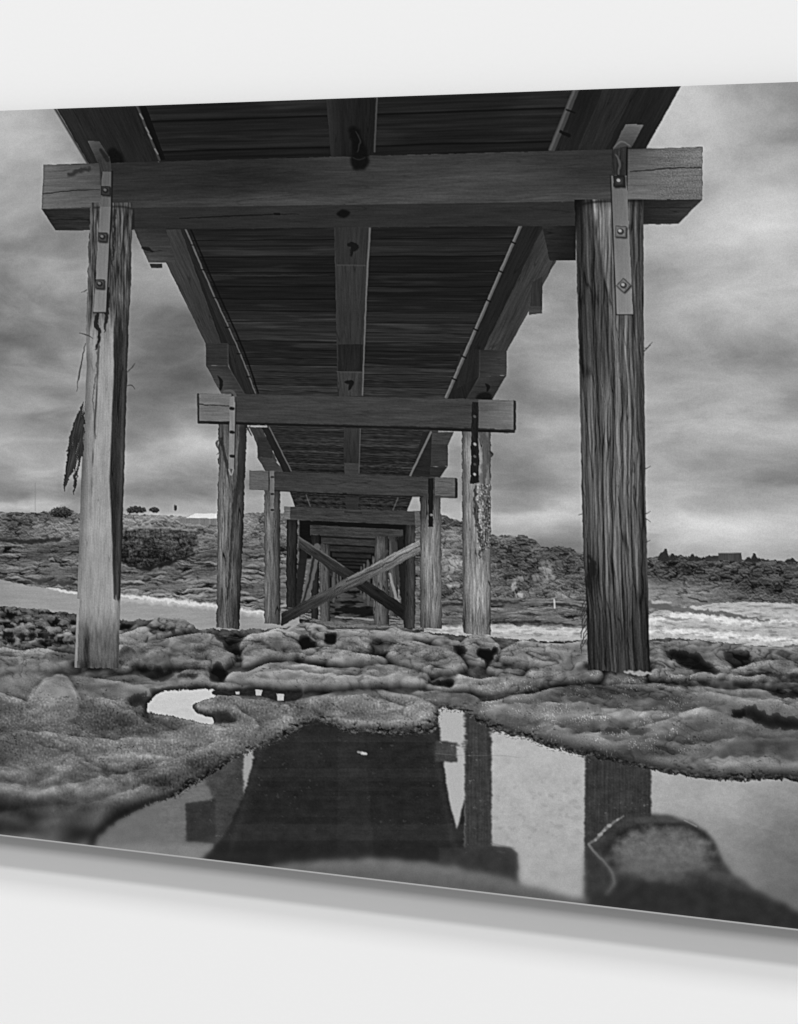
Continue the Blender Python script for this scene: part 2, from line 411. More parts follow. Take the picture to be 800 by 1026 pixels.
def rock(pts, tone, r=6, k=40, pid=None, seed=0, wob=1.4, sh=.55, tex=1., label=None, top=0, soft=.0, name='rock'):
    """one boulder or swell of the shelf"""
    yc = sum(p[1] for p in pts)/len(pts); ym = min(p[1] for p in pts); xc = sum(p[0] for p in pts)/len(pts)
    d = yc-(111.0-0.03625*xc+VH*(726+.155*xc))
    up = r*.5
    pts = [(x, y+up*min(1, max(0, (yc-y)/(yc-ym+1e-3)))) for x, y in pts]
    pts = smooth(pts, 4)
    w = wbox(pts, r*2.2+4)
    if not w.ok: return
    m = pmask(w, pts, wob*1.5, 9+r, seed, .5)
    pid = part(name, P_ROCKS, label) if label else (pid or P_ROCKS)
    h = relief(w, m, r*.8, k)
    prof = 1-(1-h)**2.2
    hh = r*.80/d*(1-.5*min(1, max(0, (d-90)/50)))
    hh = min(hh, .085)
    H = HG[w.sl]
    new = -.02*(1-prof)*sm(130, 60, DY[w.sl])+hh*prof*(.80+.5*fbm(w.X/(r*3.5), w.Y/(r*2), 2, seed+77))+(.003+.007*sm(130, 60, DY[w.sl]))*RN[w.sl]+(.0008+.0024*sm(130, 60, DY[w.sl]))*RE[w.sl]
    kk = sm(0, .12, prof)
    HG[w.sl] = np.maximum(H, new)*kk+H*(1-kk)
    mm = m*sm(0, .2, prof+.05)
    AL[w.sl] = AL[w.sl]*(1-mm*.8)+(tone+8+9*RN[w.sl]+6*RE[w.sl])*mm*.8
    q = GP[w.sl]; q[(m > .5) & (new >= H)] = pid

def hollow(pts, tone=30, soft=1.4, wob=1.3, seed=0, op=.92, rim=24, ws=8):
    pts = smooth(pts, 4); w = wbox(pts, 14)
    if not w.ok: return
    m = pmask(w, pts, wob*1.6, ws, seed, 0)
    s1 = blur(m, soft*1.6+1)
    HG[w.sl] -= op*s1*3.4/DY[w.sl]
    g = m*blur(m, soft+.5)*op*.9
    AL[w.sl] = AL[w.sl]*(1-g)+tone*1.0*g

def crease(pts, wd=5, d=38, seed=0, lip=.6):
    """a fold between two swells"""
    P = smooth(pts, 5, False)
    x0 = min(p[0] for p in P); x1 = max(p[0] for p in P); y0 = min(p[1] for p in P); y1 = max(p[1] for p in P)
    w = W(x0, y0, x1, y1, wd*3+4)
    if not w.ok: return
    xx = w.X+2.4*fbm(w.X/14, w.Y/9, 3, seed+3); yy_ = w.Y+3.4*fbm(w.X/14, w.Y/9, 3, seed+5)
    best = np.full(xx.shape, 1e9, F); sg = np.zeros(xx.shape, F); tt = np.zeros(xx.shape, F)
    for i in range(len(P)-1):
        (ax, ay), (bx_, by_) = P[i], P[i+1]
        dx, dy = bx_-ax, by_-ay; L = dx*dx+dy*dy+1e-6
        t = np.clip(((xx-ax)*dx+(yy_-ay)*dy)/L, 0, 1)
        ex = xx-ax-t*dx; ey = yy_-ay-t*dy; D = np.hypot(ex, ey)
        k = D < best
        best = np.where(k, D, best); sg = np.where(k, np.sign(dx*ey-dy*ex), sg); tt = np.where(k, (i+t)/(len(P)-1), tt)
    env = np.clip(np.sin(np.pi*np.clip(tt, 0, 1)), 1e-4, 1)**.6*(.55+.9*np.clip(.5+fbm(w.X/16, w.Y/9, 2, seed+9), 0, 1))
    sd = best*sg
    a_ = d/38.*wd*(.62 if (y0+y1)/2 < 686 else .36)/DY[w.sl]
    HG[w.sl] -= env*a_*(np.exp(-np.clip(-sd, 0, None)/(wd*1.5))*(sd <= 0)+np.exp(-np.clip(sd, 0, None)/(wd*.25))*(sd > 0))
    HG[w.sl] += env*a_*.6*np.exp(-((sd-wd*.8)/(wd*.8))**2)

def tint(x, y, rx, ry, d):
    w = W(x-rx*2, y-ry*2, x+rx*2, y+ry*2, 0)
    if w.ok: AL[w.sl] += 1.5*d*np.exp(-((w.X-x)/rx)**2-((w.Y-y)/ry)**2)

def groove(pts, wd, d, seed=0):
    """a thin crack cut in the stone"""
    n0 = IMG.copy() if False else None
    crease(pts, wd, d, seed)

# rough band at the left, behind the near post
w = W(-101, 596, 130, 656, 0)
bm = pmask(w, [(-101, 600), (0, 605), (40, 608), (80, 611), (120, 619), (128, 650), (60, 650), (0, 648), (-101, 646)], 1, 8, 3, 1.5)
c = fbm(w.X/13+.8*fbm(w.X/8, w.Y/6, 2, 2), w.Y/6.5, 4, 201, .55); c2 = ridged(w.X/15, w.Y/6, 3, 205)
HG[w.sl] += bm*(.030*c+.010*(c2-.6)-.008); AL[w.sl] += bm*(4-52*sm(.02, .3, -c)+10*(c2-.5))
for i in range(26):
    hx = -90+float(hash1(i, 21))*165; hy = 609+float(hash1(i, 22))*37
    hollow([(hx, hy), (hx+4+6*float(hash1(i, 23)), hy-2), (hx+12, hy+1), (hx+6, hy+4)], 24, .7, 1.2, i, .8, 26, 5)
R = rock
R([(-101, 646), (-40, 649), (20, 647), (50, 648), (76, 651), (90, 670), (0, 680), (-101, 680)], 96, 6, 34, seed=1, label='flat pale rock slab behind the near left timber post')
R([(38, 668), (50, 655), (75, 652), (85, 668), (70, 676)], 66, 5, 34, seed=2)
R([(110, 640), (124, 636), (142, 627), (160, 615), (178, 614), (192, 621), (197, 628), (180, 636), (160, 642), (130, 652)], 98, 5, 40, seed=3, label='low rounded rock just right of the near left post')
hollow([(121, 623), (128, 622), (136, 625), (130, 628), (121, 628)], 26, .8, 1, 3)
hollow([(143, 628), (155, 629), (170, 632), (178, 628), (172, 636), (158, 632)], 34, .8, 1.2, 4)
R([(110, 650), (128, 645), (150, 641), (175, 634), (200, 631), (240, 634), (262, 638), (262, 650), (200, 655), (130, 672), (110, 672)], 104, 6, 40, seed=4, top=10)
R([(118, 668), (122, 652), (132, 650), (140, 660), (138, 670)], 62, 4, 30, seed=5)
R([(134, 668), (137, 656), (148, 646), (164, 640), (172, 641), (167, 651), (172, 660), (178, 668)], 84, 5, 40, seed=6, label='small leaning rock right of the near left post foot')
R([(240, 640), (250, 632), (300, 627), (350, 627), (400, 629), (440, 634), (470, 640), (400, 644), (330, 648), (260, 646)], 110, 6, 42, seed=7, top=10, label='long flat rock at the feet of the second row of posts')
R([(268, 636), (290, 630), (300, 619), (312, 622), (330, 630), (320, 636)], 96, 4, 36, seed=8)
R([(170, 668), (171, 652), (182, 643), (205, 641), (222, 648), (240, 656), (234, 668), (215, 672), (190, 672)], 84, 6, 46, seed=9, label='rounded grey rock left of the dark hollow')
hollow([(214, 637), (228, 634), (246, 637), (240, 650), (232, 655), (222, 646)], 44, 1.2, 1.6, 5)
R([(240, 660), (246, 646), (258, 640), (280, 638), (302, 642), (306, 652), (300, 660), (262, 668)], 92, 6, 46, seed=10, top=14)
R([(240, 664), (252, 652), (266, 649), (284, 652), (282, 660), (268, 668), (246, 669)], 100, 5, 42, seed=11, top=10)
hollow([(299, 640), (308, 640), (318, 644), (314, 650), (304, 650)], 28, 1, 1.4, 6)
R([(318, 650), (326, 636), (352, 634), (392, 638), (400, 646), (390, 656), (362, 656), (340, 654)], 96, 6, 50, seed=12, top=16, label='oval rock with a dark shaded end under the jetty centre')
hollow([(325, 637), (336, 637), (339, 646), (327, 648)], 18, .8, 1.2, 7)
hollow([(376, 642), (390, 640), (396, 646), (386, 654), (368, 653)], 48, 2, 1.2, 8, .8)
R([(380, 640), (388, 629), (398, 627), (408, 634), (420, 644), (402, 650)], 102, 4, 36, seed=13)
R([(292, 657), (304, 649), (334, 646), (347, 651), (338, 664), (314, 664)], 90, 5, 44, seed=14, top=8)
R([(326, 668), (336, 652), (347, 648), (372, 654), (392, 662), (380, 670)], 100, 6, 46, seed=15, top=10)
R([(384, 660), (398, 642), (418, 639), (446, 646), (466, 658), (470, 674), (450, 680), (420, 676)], 96, 8, 52, seed=16, top=10, label='broad sloping rock right of centre beneath the jetty')
R([(430, 640), (446, 636), (462, 642), (466, 654), (450, 656), (436, 648)], 92, 5, 44, seed=17)
R([(455, 650), (468, 634), (486, 634), (502, 648), (500, 664), (482, 668), (466, 664)], 98, 6, 50, seed=18, top=12, label='humped rock at the foot of the second right post')
hollow([(478, 655), (496, 652), (500, 657), (490, 666), (484, 664)], 22, 1, 1.4, 9)
hollow([(454, 649), (464, 650), (468, 656), (460, 658)], 36, 1, 1, 10)
R([(496, 664), (506, 648), (520, 638), (548, 637), (590, 640), (604, 650), (600, 672), (550, 676), (510, 672)], 104, 8, 46, seed=19, top=10, label='pale smooth rock left of the near right post')
hollow([(540, 640), (556, 638), (580, 641), (560, 646), (546, 644)], 34, .8, .8, 11)
R([(484, 672), (494, 662), (520, 659), (532, 668), (524, 678), (498, 680)], 84, 5, 46, seed=20, top=8)
R([(524, 680), (530, 667), (550, 663), (586, 663), (604, 672), (600, 684), (550, 688)], 104, 6, 48, seed=21, top=12, label='rock swell in front of the near right post')
# right-hand flats
R([(630, 650), (650, 640), (690, 638), (740, 644), (790, 647), (902, 652), (902, 664), (760, 664), (700, 664), (650, 668)], 96, 6, 36, seed=22, label='flat rock shelf in front of the surf at the right')
crease([(655, 646), (690, 649), (720, 647)], 2.2, 30, 4)
crease([(660, 655), (640, 650)], 2.2, 30, 5)
R([(650, 664), (668, 655), (700, 652), (722, 654), (740, 666), (730, 680), (690, 682), (652, 684)], 100, 8, 44, seed=23, label='smooth rock with a deep dark scoop right of the post')
hollow([(664, 655), (682, 653), (700, 657), (714, 668), (724, 677), (706, 677), (684, 668)], 36, 1.8, 1.4, 12, .95, 30)
R([(722, 678), (736, 668), (752, 660), (790, 658), (902, 662), (902, 690), (800, 682), (740, 684)], 92, 7, 50, seed=24, top=8, label='rounded rock ridge at the right edge below the surf')
hollow([(724, 655), (742, 653), (754, 659), (744, 668), (733, 666)], 42, 1.8, 1.2, 13, .9, 20)
hollow([(744, 676), (770, 675), (902, 683), (902, 686), (780, 679)], 36, 1.0, 1, 14, .8)
R([(782, 655), (790, 642), (800, 635), (830, 630), (860, 640), (868, 660), (820, 660)], 96, 6, 44, seed=25, label='upright rock standing at the right edge by the surf')
# stroke([(750, 634), (756, 632), (760, 635)], [3, 4, 3], 70, .9, .8, .8)

# left foreground mass
R([(-101, 672), (-20, 668), (10, 665), (28, 660), (42, 656), (53, 660), (62, 667), (92, 671), (130, 668), (158, 668), (200, 668), (222, 674), (236, 690), (250, 700), (288, 708),
   (306, 727), (289, 737), (243, 752), (216, 775), (175, 800), (116, 824), (96, 845), (80, 875), (60, 960), (-101, 960)], 88, 13, 40, seed=30, top=16, wob=2.0, label='large smooth rock slab filling the left foreground')
R([(168, 684), (176, 672), (205, 668), (220, 676), (216, 688), (190, 690)], 94, 5, 40, seed=31)
hollow([(138, 670), (158, 669), (176, 672), (172, 680), (152, 680)], 46, 1.4, 1.6, 15, .85)
hollow([(178, 676), (196, 677), (196, 682), (182, 681)], 40, 1.2, 1.4, 16, .8)
hollow([(212, 669), (228, 671), (224, 684), (212, 684)], 30, 1.2, 1.4, 17)
R([(26, 722), (24, 706), (34, 694), (46, 680), (60, 676), (72, 690), (79, 704), (80, 718), (66, 727), (44, 730)], 106, 9, 26, seed=32, sh=.28, soft=1.6, tex=.7, label='round stone lump set in the left foreground slab')
# stroke([(28, 700), (40, 682), (55, 675), (68, 678), (78, 692), (82, 714)], [2, 3, 3, 4, 5, 4], .68, .7, 3, 2, mul=True)
for x, y, rx, ry, d in [(20, 690, 30, 10, 14), (110, 690, 60, 12, 10), (-50, 700, 60, 20, 4), (10, 740, 40, 12, -14), (90, 725, 30, 12, -14), (150, 730, 60, 12, -8), (30, 790, 70, 16, 4), (70, 768, 60, 12, 10),
                        (0, 815, 90, 12, -34), (-60, 780, 50, 30, -10), (150, 762, 50, 9, 20), (90, 800, 60, 9, 16), (60, 830, 60, 9, 14), (120, 812, 40, 8, -10), (0, 835, 80, 8, -30), (180, 742, 60, 10, 12),
                        (195, 770, 26, 9, -26), (160, 790, 20, 6, -24), (80, 838, 20, 8, -24), (105, 690, 40, 3, -10)]: tint(x, y, rx, ry, d)
for _p_, _wd, _d in [([(22, 722), (24, 704), (36, 688), (52, 677), (66, 677), (78, 692), (82, 712), (74, 726)], 5, 34), ([(84, 690), (110, 702), (140, 712), (150, 724)], 7, 24), ([(110, 684), (150, 690), (190, 688)], 5, 22)]:
    crease(_p_, _wd, _d*.8, 11)
# flat rocks left of the pool
R([(222, 684), (232, 674), (262, 668), (272, 661), (292, 657), (322, 665), (362, 666), (420, 671), (434, 680), (410, 688), (356, 694), (300, 695), (256, 692)], 104, 8, 46, seed=33, top=12, label='wide flat rock behind the small pools')
crease([(262, 672), (300, 668), (345, 674), (400, 676)], 2.2, 30, 3)
R([(176, 690), (206, 685), (232, 682), (256, 690), (262, 697), (230, 696), (200, 692)], 88, 4, 34, seed=34)
R([(360, 662), (400, 664), (430, 676), (428, 690), (396, 688), (366, 676)], 104, 6, 40, seed=35, sh=.3)
R([(280, 704), (296, 703), (318, 708), (324, 720), (304, 728), (290, 722)], 78, 5, 40, seed=36)
R([(190, 707), (204, 701), (232, 698), (262, 697), (282, 703), (292, 715), (293, 729), (284, 740), (258, 749), (238, 758), (226, 752), (216, 738), (210, 724), (236, 722), (232, 714), (206, 714)], 98, 7, 42, seed=37, top=10,
  label='curling rock nose between the small pool and the large pool')
R([(288, 706), (300, 698), (326, 690), (352, 684), (382, 686), (412, 692), (434, 702), (442, 716), (438, 731), (404, 737), (352, 735), (336, 727), (318, 714)], 106, 9, 50, seed=38, top=14,
  label='domed rock on the far bank of the large pool')
R([(366, 690), (386, 689), (432, 691), (462, 693), (484, 700), (476, 712), (452, 712), (424, 703), (396, 694)], 86, 5, 34, seed=39, sh=.5)
R([(424, 690), (428, 680), (452, 674), (486, 678), (550, 672), (560, 684), (500, 696), (450, 694)], 100, 5, 46, seed=40, label='low ledge rock between the centre rocks and the right bank')
hollow([(426, 684), (436, 683), (452, 682), (454, 689), (440, 689)], 26, .8, 1.2, 19)
# right bank
R([(462, 712), (476, 702), (500, 696), (540, 686), (580, 678), (620, 677), (660, 676), (705, 680), (760, 684), (902, 694), (902, 794), (800, 783), (748, 783), (722, 781), (686, 777), (652, 771), (590, 757),
   (545, 745), (520, 737), (490, 729), (470, 722)], 90, 12, 40, seed=41, top=12, wob=1.8, label='broad sloping rock bank right of the large pool')
for x, y, rx, ry, d in [(590, 690, 50, 9, -20), (640, 700, 40, 9, -18), (520, 705, 30, 8, 10), (680, 722, 60, 7, 14), (760, 705, 40, 6, 10), (620, 722, 40, 4, 16), (700, 750, 60, 10, 0), (780, 755, 60, 12, -16),
                        (560, 720, 40, 8, 14), (640, 760, 50, 7, -12), (730, 770, 30, 5, 18), (520, 728, 30, 5, -14), (700, 690, 50, 6, 6), (860, 760, 40, 14, -10)]: tint(x, y, rx, ry, d)
hollow([(596, 737), (612, 733), (640, 733), (654, 738), (630, 742), (606, 742)], 40, 2.2, 1.6, 20, .85, 10)
hollow([(770, 690), (784, 690), (902, 699), (902, 712), (800, 703), (780, 702)], 32, 1.6, 1.6, 21)
hollow([(742, 714), (756, 712), (784, 720), (902, 732), (902, 745), (800, 736), (762, 729)], 28, 1.8, 1.6, 22)
hollow([(733, 716), (740, 713), (747, 716), (744, 722), (736, 721)], 26, .8, 1.4, 23)
crease([(700, 676), (722, 681), (760, 682), (790, 684)], 2.2, 30, 6)
crease([(652, 672), (690, 680), (706, 684)], 2.2, 30, 7)
# folds that part one swell of the bank from the next
for i, (p, wd, d) in enumerate([
        ([(560, 742), (600, 735), (650, 730), (690, 716), (730, 708)], 9, 30), ([(470, 716), (520, 706), (580, 706), (640, 716), (700, 714)], 9, 26),
        ([(652, 694), (690, 690), (730, 697), (765, 712)], 7, 28), ([(600, 748), (650, 744), (700, 748), (760, 742), (830, 748)], 8, 22),
        ([(505, 694), (560, 688), (610, 694), (660, 706)], 7, 24), ([(740, 700), (790, 706), (850, 712)], 6, 26), ([(690, 768), (740, 764), (800, 768)], 7, 24),
        ([(540, 728), (580, 738), (620, 752)], 6, 24), ([(660, 682), (700, 676), (760, 678), (830, 684)], 5, 30),
        ([(-80, 700), (-20, 694), (20, 700), (30, 716)], 9, 30), ([(-60, 742), (20, 735), (80, 742), (140, 738), (190, 728)], 12, 22),
        ([(90, 676), (130, 684), (180, 690)], 6, 24), ([(80, 700), (110, 704), (150, 722), (190, 730)], 8, 20), ([(-90, 790), (-20, 786), (50, 792), (110, 780), (170, 766), (220, 742)], 13, 26),
        ([(0, 806), (60, 812), (110, 804), (150, 788)], 8, 30), ([(-100, 812), (-30, 818), (30, 814)], 10, 30), ([(250, 672), (300, 676), (350, 682), (400, 680)], 5, 24),
        ([(300, 706), (340, 698), (380, 702), (420, 716)], 7, 22), ([(216, 704), (240, 712), (262, 730), (250, 742)], 6, 28), ([(310, 716), (350, 724), (400, 728)], 6, 20)]):
    crease(p, wd, d, 700+i*3)
# light flecks of shell and lichen
w = W(470, 676, 700, 760, 0)
f = perlin(w.X/1.5, w.Y/1.1, 301)+.5*fbm(w.X/20, w.Y/9, 2, 303)
AL[w.sl] += 60*sm(.42, .7, f)*sm(.0, .3, fbm(w.X/30, w.Y/9, 2, 305)+.1)
w = W(-101, 700, 440, 850, 0)
f = perlin(w.X/2.2, w.Y/2, 311)+.5*fbm(w.X/26, w.Y/12, 2, 313)
AL[w.sl] += 18*sm(.3, .6, f)-16*sm(.3, .6, -f)

_cx = X/_sc**.5; _wq = .5*fbm(X/40, Y/20, 3, 831)
def _crk(L, seed, k):
    q = fbm(X/(L*1.9)+_wq, Y/(L*.62)+_wq*1.4, 2, seed)
    g = np.clip(.35+1.5*fbm(X/70, Y/26, 2, seed+3), 0, 1)
    return np.exp(-(q/k)**2)*g
_far = sm(120, 60, DY); _near = 1-_far
cr = _far*(_crk(14, 841, .055)*.022+_crk(26, 845, .04)*.026)+_near*(_crk(40, 851, .022)*.005+_crk(90, 855, .016)*.008)
HG -= cr.astype(F); AL -= 30*np.clip(cr*40, 0, 1).astype(F)
HG += (.010*_far*fbm(X/24, Y/9, 2, 861)).astype(F)
AL += (14*fbm(X/90, Y/28, 3, 863)-8*_near-11*_far).astype(F)
HG += (.020*_near*fbm(X/150, Y/42, 2, 867)).astype(F)

# ---- pools ----------------------------------------------------------------
P_POOL = part('pool', 0, 'large still rock pool mirroring the jetty and sky')
P_POOLS = part('pool', 0, 'small bright pool behind the curling rock')
P_POOLT = part('pool', 0, 'narrow slit of water between two flat rocks')
POOLS = []
def pool(pts, val_fn, pid, wob=1.2, seed=0, bank=5):
    pts = smooth(pts, 3); w = wbox(pts, 14)
    m = pmask(w, [(px_+0, py_) for px_, py_ in pts], wob*1.1, 13, seed)
    m2 = pmask(w, pts, wob*.9+.5, 3.2, seed+5)
    m = np.where(fbm(w.X/16, w.Y/9, 2, seed+31) > .0, m2, m)
    b = blur(m, bank*.8); b2_ = blur(m, bank*2.2)
    kx = (1-m)
    HG[w.sl] = HG[w.sl]*(1-m)
    # banks come down to the water
    q2 = sm(0, .35, b)
    lift = sm(.52, .10, b)
    _hs = blur(HG[w.sl], 2.2)
    HG[w.sl] = np.where(m > .5, 0, HG[w.sl]*(1-q2)+q2*(np.clip(_hs, .0, .016)*lift+.0005))
    AL[w.sl] *= 1-.30*sm(.12, .42, b)*kx-.06*np.clip(b2_*2, 0, 1)*kx
    POOLS.append((w, m, val_fn(w), pid))
    q = GP[w.sl]; q[m > .5] = pid
mainp = [(96, 848), (104, 836), (118, 823), (146, 808), (176, 798), (194, 786), (216, 774), (236, 760), (259, 750), (289, 737), (304, 727), (319, 722), (335, 726), (347, 733), (375, 735), (416, 735),
         (437, 731), (440, 712), (452, 711), (466, 714), (480, 724), (494, 731), (520, 738), (546, 746), (578, 756), (600, 760), (652, 772), (686, 778), (722, 782), (748, 783), (772, 781), (800, 783), (902, 795), (902, 960), (90, 960)]
def mainwater(w):
    x, y = w.X, w.Y
    # ripple of the mirror, stronger by the banks
    rp = 1.5*fbm(x/12, y/1.5, 3, 401)*np.clip(.5+2*fbm(x/40, y/12, 2, 403), .15, 1.6)+.9*fbm(x/5, y/1.3, 2, 405)
    rip = 1+2.6*sm(775, 735, y)+1.5*sm(60, 0, np.abs(x-215))*sm(860, 800, y)
    xr = x+rp*rip; xr = xr+.9*fbm(x/60, y/9, 2, 407)*sm(0, 1, y/y); yr = y+1.0*fbm(x/9, y/3, 2, 409)
    sky_ = 182-.10*(y-720)+13*fbm(x/30, y/24, 4, 411)+9*fbm(x/7, y/5, 3, 415)-10*sm(.1, .4, fbm(x/11, y/8, 3, 416))*sm(760, 800, y)
    sky_ = np.where(x > 640, 166-.22*(x-650)*sm(760, 860, y)-.10*(x-650)-.12*(y-780)+14*fbm(x/40, y/22, 4, 417)+8*fbm(x/8, y/5, 3, 415)+14*np.exp(-((x-725)/34)**2-((y-800)/30)**2), sky_)
    sky_ = np.where(x < 235, 108+.0*x+12*fbm(x/26, y/6, 4, 418)+9*fbm(x/5, y/2.5, 2, 419)+18*sm(842, 850, y), sky_)
    sky_ = np.where((x > 235) & (x < 262), 158, sky_)
    sky_ = np.where((x > 437) & (x < 468), 176, sky_)
    v = sky_
    stone = 1+.34*fbm(x/14, y/9, 5, 421, .6)+.12*fbm(x/2.2, y/2.0, 2, 424)+.5*sm(.30, .5, fbm(x/6, y/4, 3, 427))*sm(0, .25, fbm(x/30, y/16, 2, 428))
    def put(poly, tn, v, soft=.5):
        m = 0
        m = inside(poly, xr, yr).astype(F)
        m = blur(m, soft*.6)
        return v*(1-m)+tn*stone*m
    streak = 1+.22*fbm(x/2.4, y/60, 3, 431)
    # left: second post, its crossbeam end
    v = put([(214, 700), (244, 700), (244, 870), (214, 870)], 62, v)
    v = put([(186, 805), (216, 800), (216, 845), (187, 843)], 50, v)
    v = put([(100, 700), (236, 700), (236, 772), (222, 790), (214, 800), (205, 780)], 70, v, 1.5)
    # deck
    v = put([(257, 700), (437, 700), (441, 735), (445, 768), (450, 800), (458, 832), (466, 800), (466, 870), (492, 870), (492, 900), (150, 900), (204, 860), (226, 836), (240, 806), (246, 790), (253, 768)], 35, v)
    dk_ = (v < 46) & (x > 200) & (y < 862) & (x < 470)
    pl = (y-722)*(1+(y-722)*.0016)/5.6; pi_ = np.floor(pl); pf = pl-pi_
    plank = (hash1(pi_, 12)-.45)*5-3*np.exp(-((pf-.05)/.12)**2)
    v = v+dk_*plank*np.clip(.6+1.5*fbm(x/30, y/9, 2, 433), 0, 1.3)
    jx = 352+(y-722)*.03
    v = v+dk_*(5*sm(13+(y-722)*.05, 11+(y-722)*.05, np.abs(xr-jx)))
    for by0, by1, bt in ((738, 744, 5), (770, 779, 5), (826, 842, 7)):
        v = v+dk_*bt*sm(by0-.7, by0+.7, yr)*sm(by1+.7, by1-.7, yr)
    v = v+dk_*8*np.exp(-((xr-(262-(y-750)*.30))/3.5)**2)+dk_*8*np.exp(-((xr-(432+(y-735)*.20))/3.5)**2)
    v = v+5*np.exp(-((x-310)/40)**2-((y-752)/16)**2)
    # little beam end
    v = put([(436, 742), (458, 744), (458, 764), (436, 763)], 66, v, .6)
    # right second post and crossbeam
    v = put([(466, 700), (492, 700), (493, 847), (492, 900), (466, 900)], 58*streak, v)
    v = put([(440, 850), (492, 847), (512, 849), (519, 855), (520, 900), (440, 900)], 52, v)
    # near post
    v = put([(587, 700), (653, 700), (652, 960), (585, 960)], 54*streak, v)
    dk = (x > 250) & (x < 445) & (y < 850)
    return np.clip(v+2.2*fbm(x/1.5, y/1.5, 2, 440), 16, 215)
pool(mainp, mainwater, P_POOL, 1.6, 51, 6)
# small pools
pool([(149, 713), (151, 702), (158, 696), (170, 692), (200, 691), (215, 691), (216, 698), (206, 701), (192, 707), (199, 715), (212, 719), (214, 726), (196, 723), (176, 718)],
     lambda w: 200+8*fbm(w.X/12, w.Y/5, 3, 461)-.2*(w.Y-700), P_POOLS, .8, 52, 3)
hollow([(128, 702), (142, 696), (153, 700), (150, 714), (138, 708)], 34, 1.4, 1.8, 24)
hollow([(150, 694), (170, 689), (215, 688), (215, 691), (172, 693), (156, 698)], 36, .9, .9, 25, .8, 0)
hollow([(206, 716), (222, 714), (238, 722), (234, 726), (214, 726)], 46, 1, 1.2, 26, .9, 0)
pool([(214, 692), (236, 692), (256, 691), (280, 694), (302, 694), (300, 700), (286, 703), (276, 702), (262, 697), (240, 697), (216, 697)], lambda w: 34+14*fbm(w.X/5, w.Y/2, 3, 471), P_POOLT, .6, 53, 2)

# ---- the ground seen in perspective: nearer swells hide what lies behind ----
def see_ground():
    H = HG*.55+blur(HG, .8)*.45
    H = np.where((GP == P_POOL) | (GP == P_POOLS) | (GP == P_POOLT), 0, H)
    gy_ = np.gradient(blur(H, .5), axis=0)*PS; gx_ = np.gradient(blur(H, .5), axis=1)*PS
    sz = -gy_*DY*DY/330.0                     # rise away from the eye
    sx = gx_*DY
    sz = sz/(1+.35*np.abs(sz)); sx = sx/(1+.6*np.abs(sx))
    nrm = 1/np.sqrt(1+sz*sz*1.0+sx*sx)
    lit = (1.0*1+(-sz)*(.40+.22*_far)+(-sx)*(-.16))*nrm
    ao = np.clip((blur(H, 2.5)-H)*DY/3.2, -.5, 1.2)*.55+np.clip((blur(H, 8)-H)*DY/9, -.5, 1.2)*.55
    C = AL*np.clip(.06+1.02*lit, .1, 1.5)*np.clip(1.02-1.35*ao, .12, 1.35)*(1+.16*fbm(X/60, Y/22, 3, 821))
    C = np.clip(C, 12, 215)
    for w, m, val, pid in POOLS:
        C[w.sl] = C[w.sl]*(1-m)+val*m
    for _x0, _x1, _yb in ((75, 119, 668), (589, 652, 671), (217, 240, 628), (464, 492, 634), (265, 281, 624), (422, 443, 628)):
        _d = np.hypot(np.clip(np.abs(X-(_x0+_x1)/2)-(_x1-_x0)/2, 0, None)/1.6, (Y-_yb)/1.0)
        C *= 1-.55*np.exp(-(_d/3.2)**2)
    YP = Y-H*DY
    YP = np.where(GM > .5, YP, 1e6)
    rows = gy
    out = np.zeros_like(IMG); cov = np.zeros(IMG.shape, bool); pid_o = np.zeros_like(PID)
    for j in range(NW):
        yp = YP[::-1, j]; cm = np.minimum.accumulate(yp)      # near to far
        # first sample (from near) whose line of sight clears this row
        idx = np.searchsorted(-cm, -rows, side='left')
        ok = idx < NH
        idx = np.minimum(idx, NH-1)
        base = NH-1-idx
        # fractional step between this sample and the one just nearer
        nb = np.minimum(base+1, NH-1)
        ya = YP[base, j]; yb = YP[nb, j]
        t = np.clip((rows-ya)/np.where(np.abs(yb-ya) < 1e-4, 1, yb-ya), 0, 1)
        cc = C[base, j]*(1-t)+C[nb, j]*t
        out[:, j] = cc; cov[:, j] = ok & (ya < 1e5); pid_o[:, j] = GP[base, j]
    stone = cov & ~np.isin(pid_o, (P_POOL, P_POOLS, P_POOLT))
    _lf = blur(out, 1.6)
    out = out+(.10+.22*_far)*(np.clip(_lf, 30, 150)-86)*stone
    grit = RP+.55*RE*_sc**.3+.5*fbm(X/4.2, Y/2.4, 3, 811, .6)
    amp = (9+6*_far)*np.clip(.85+1.5*fbm(X/46, Y/20, 3, 823), .3, 1.7)*np.clip(blur(out, 1)/90, .25, 1.25)
    holes = sm(.30, .62, fbm(X/3.4, Y/2.2, 2, 815)+.4*fbm(X/18, Y/8, 2, 817))
    out = np.where(stone, np.clip(out+amp*grit-.34*out*holes*sm(-.05, .3, fbm(X/34, Y/13, 3, 819)), 10, 218), out)
    IMG[:] = np.where(cov, out, IMG); PID[:] = np.where(cov, pid_o, PID)
see_ground()
for q in ([(256, 691), (263, 691.5), (262, 697), (257, 697)], [(277, 695), (285, 695.5), (284.5, 702), (278, 702)], [(236, 693), (240, 693), (240, 696), (237, 696)]):
    face(q, 190, pid=P_POOLT, amp=.1, crack=0, seed=3, wob=.5)

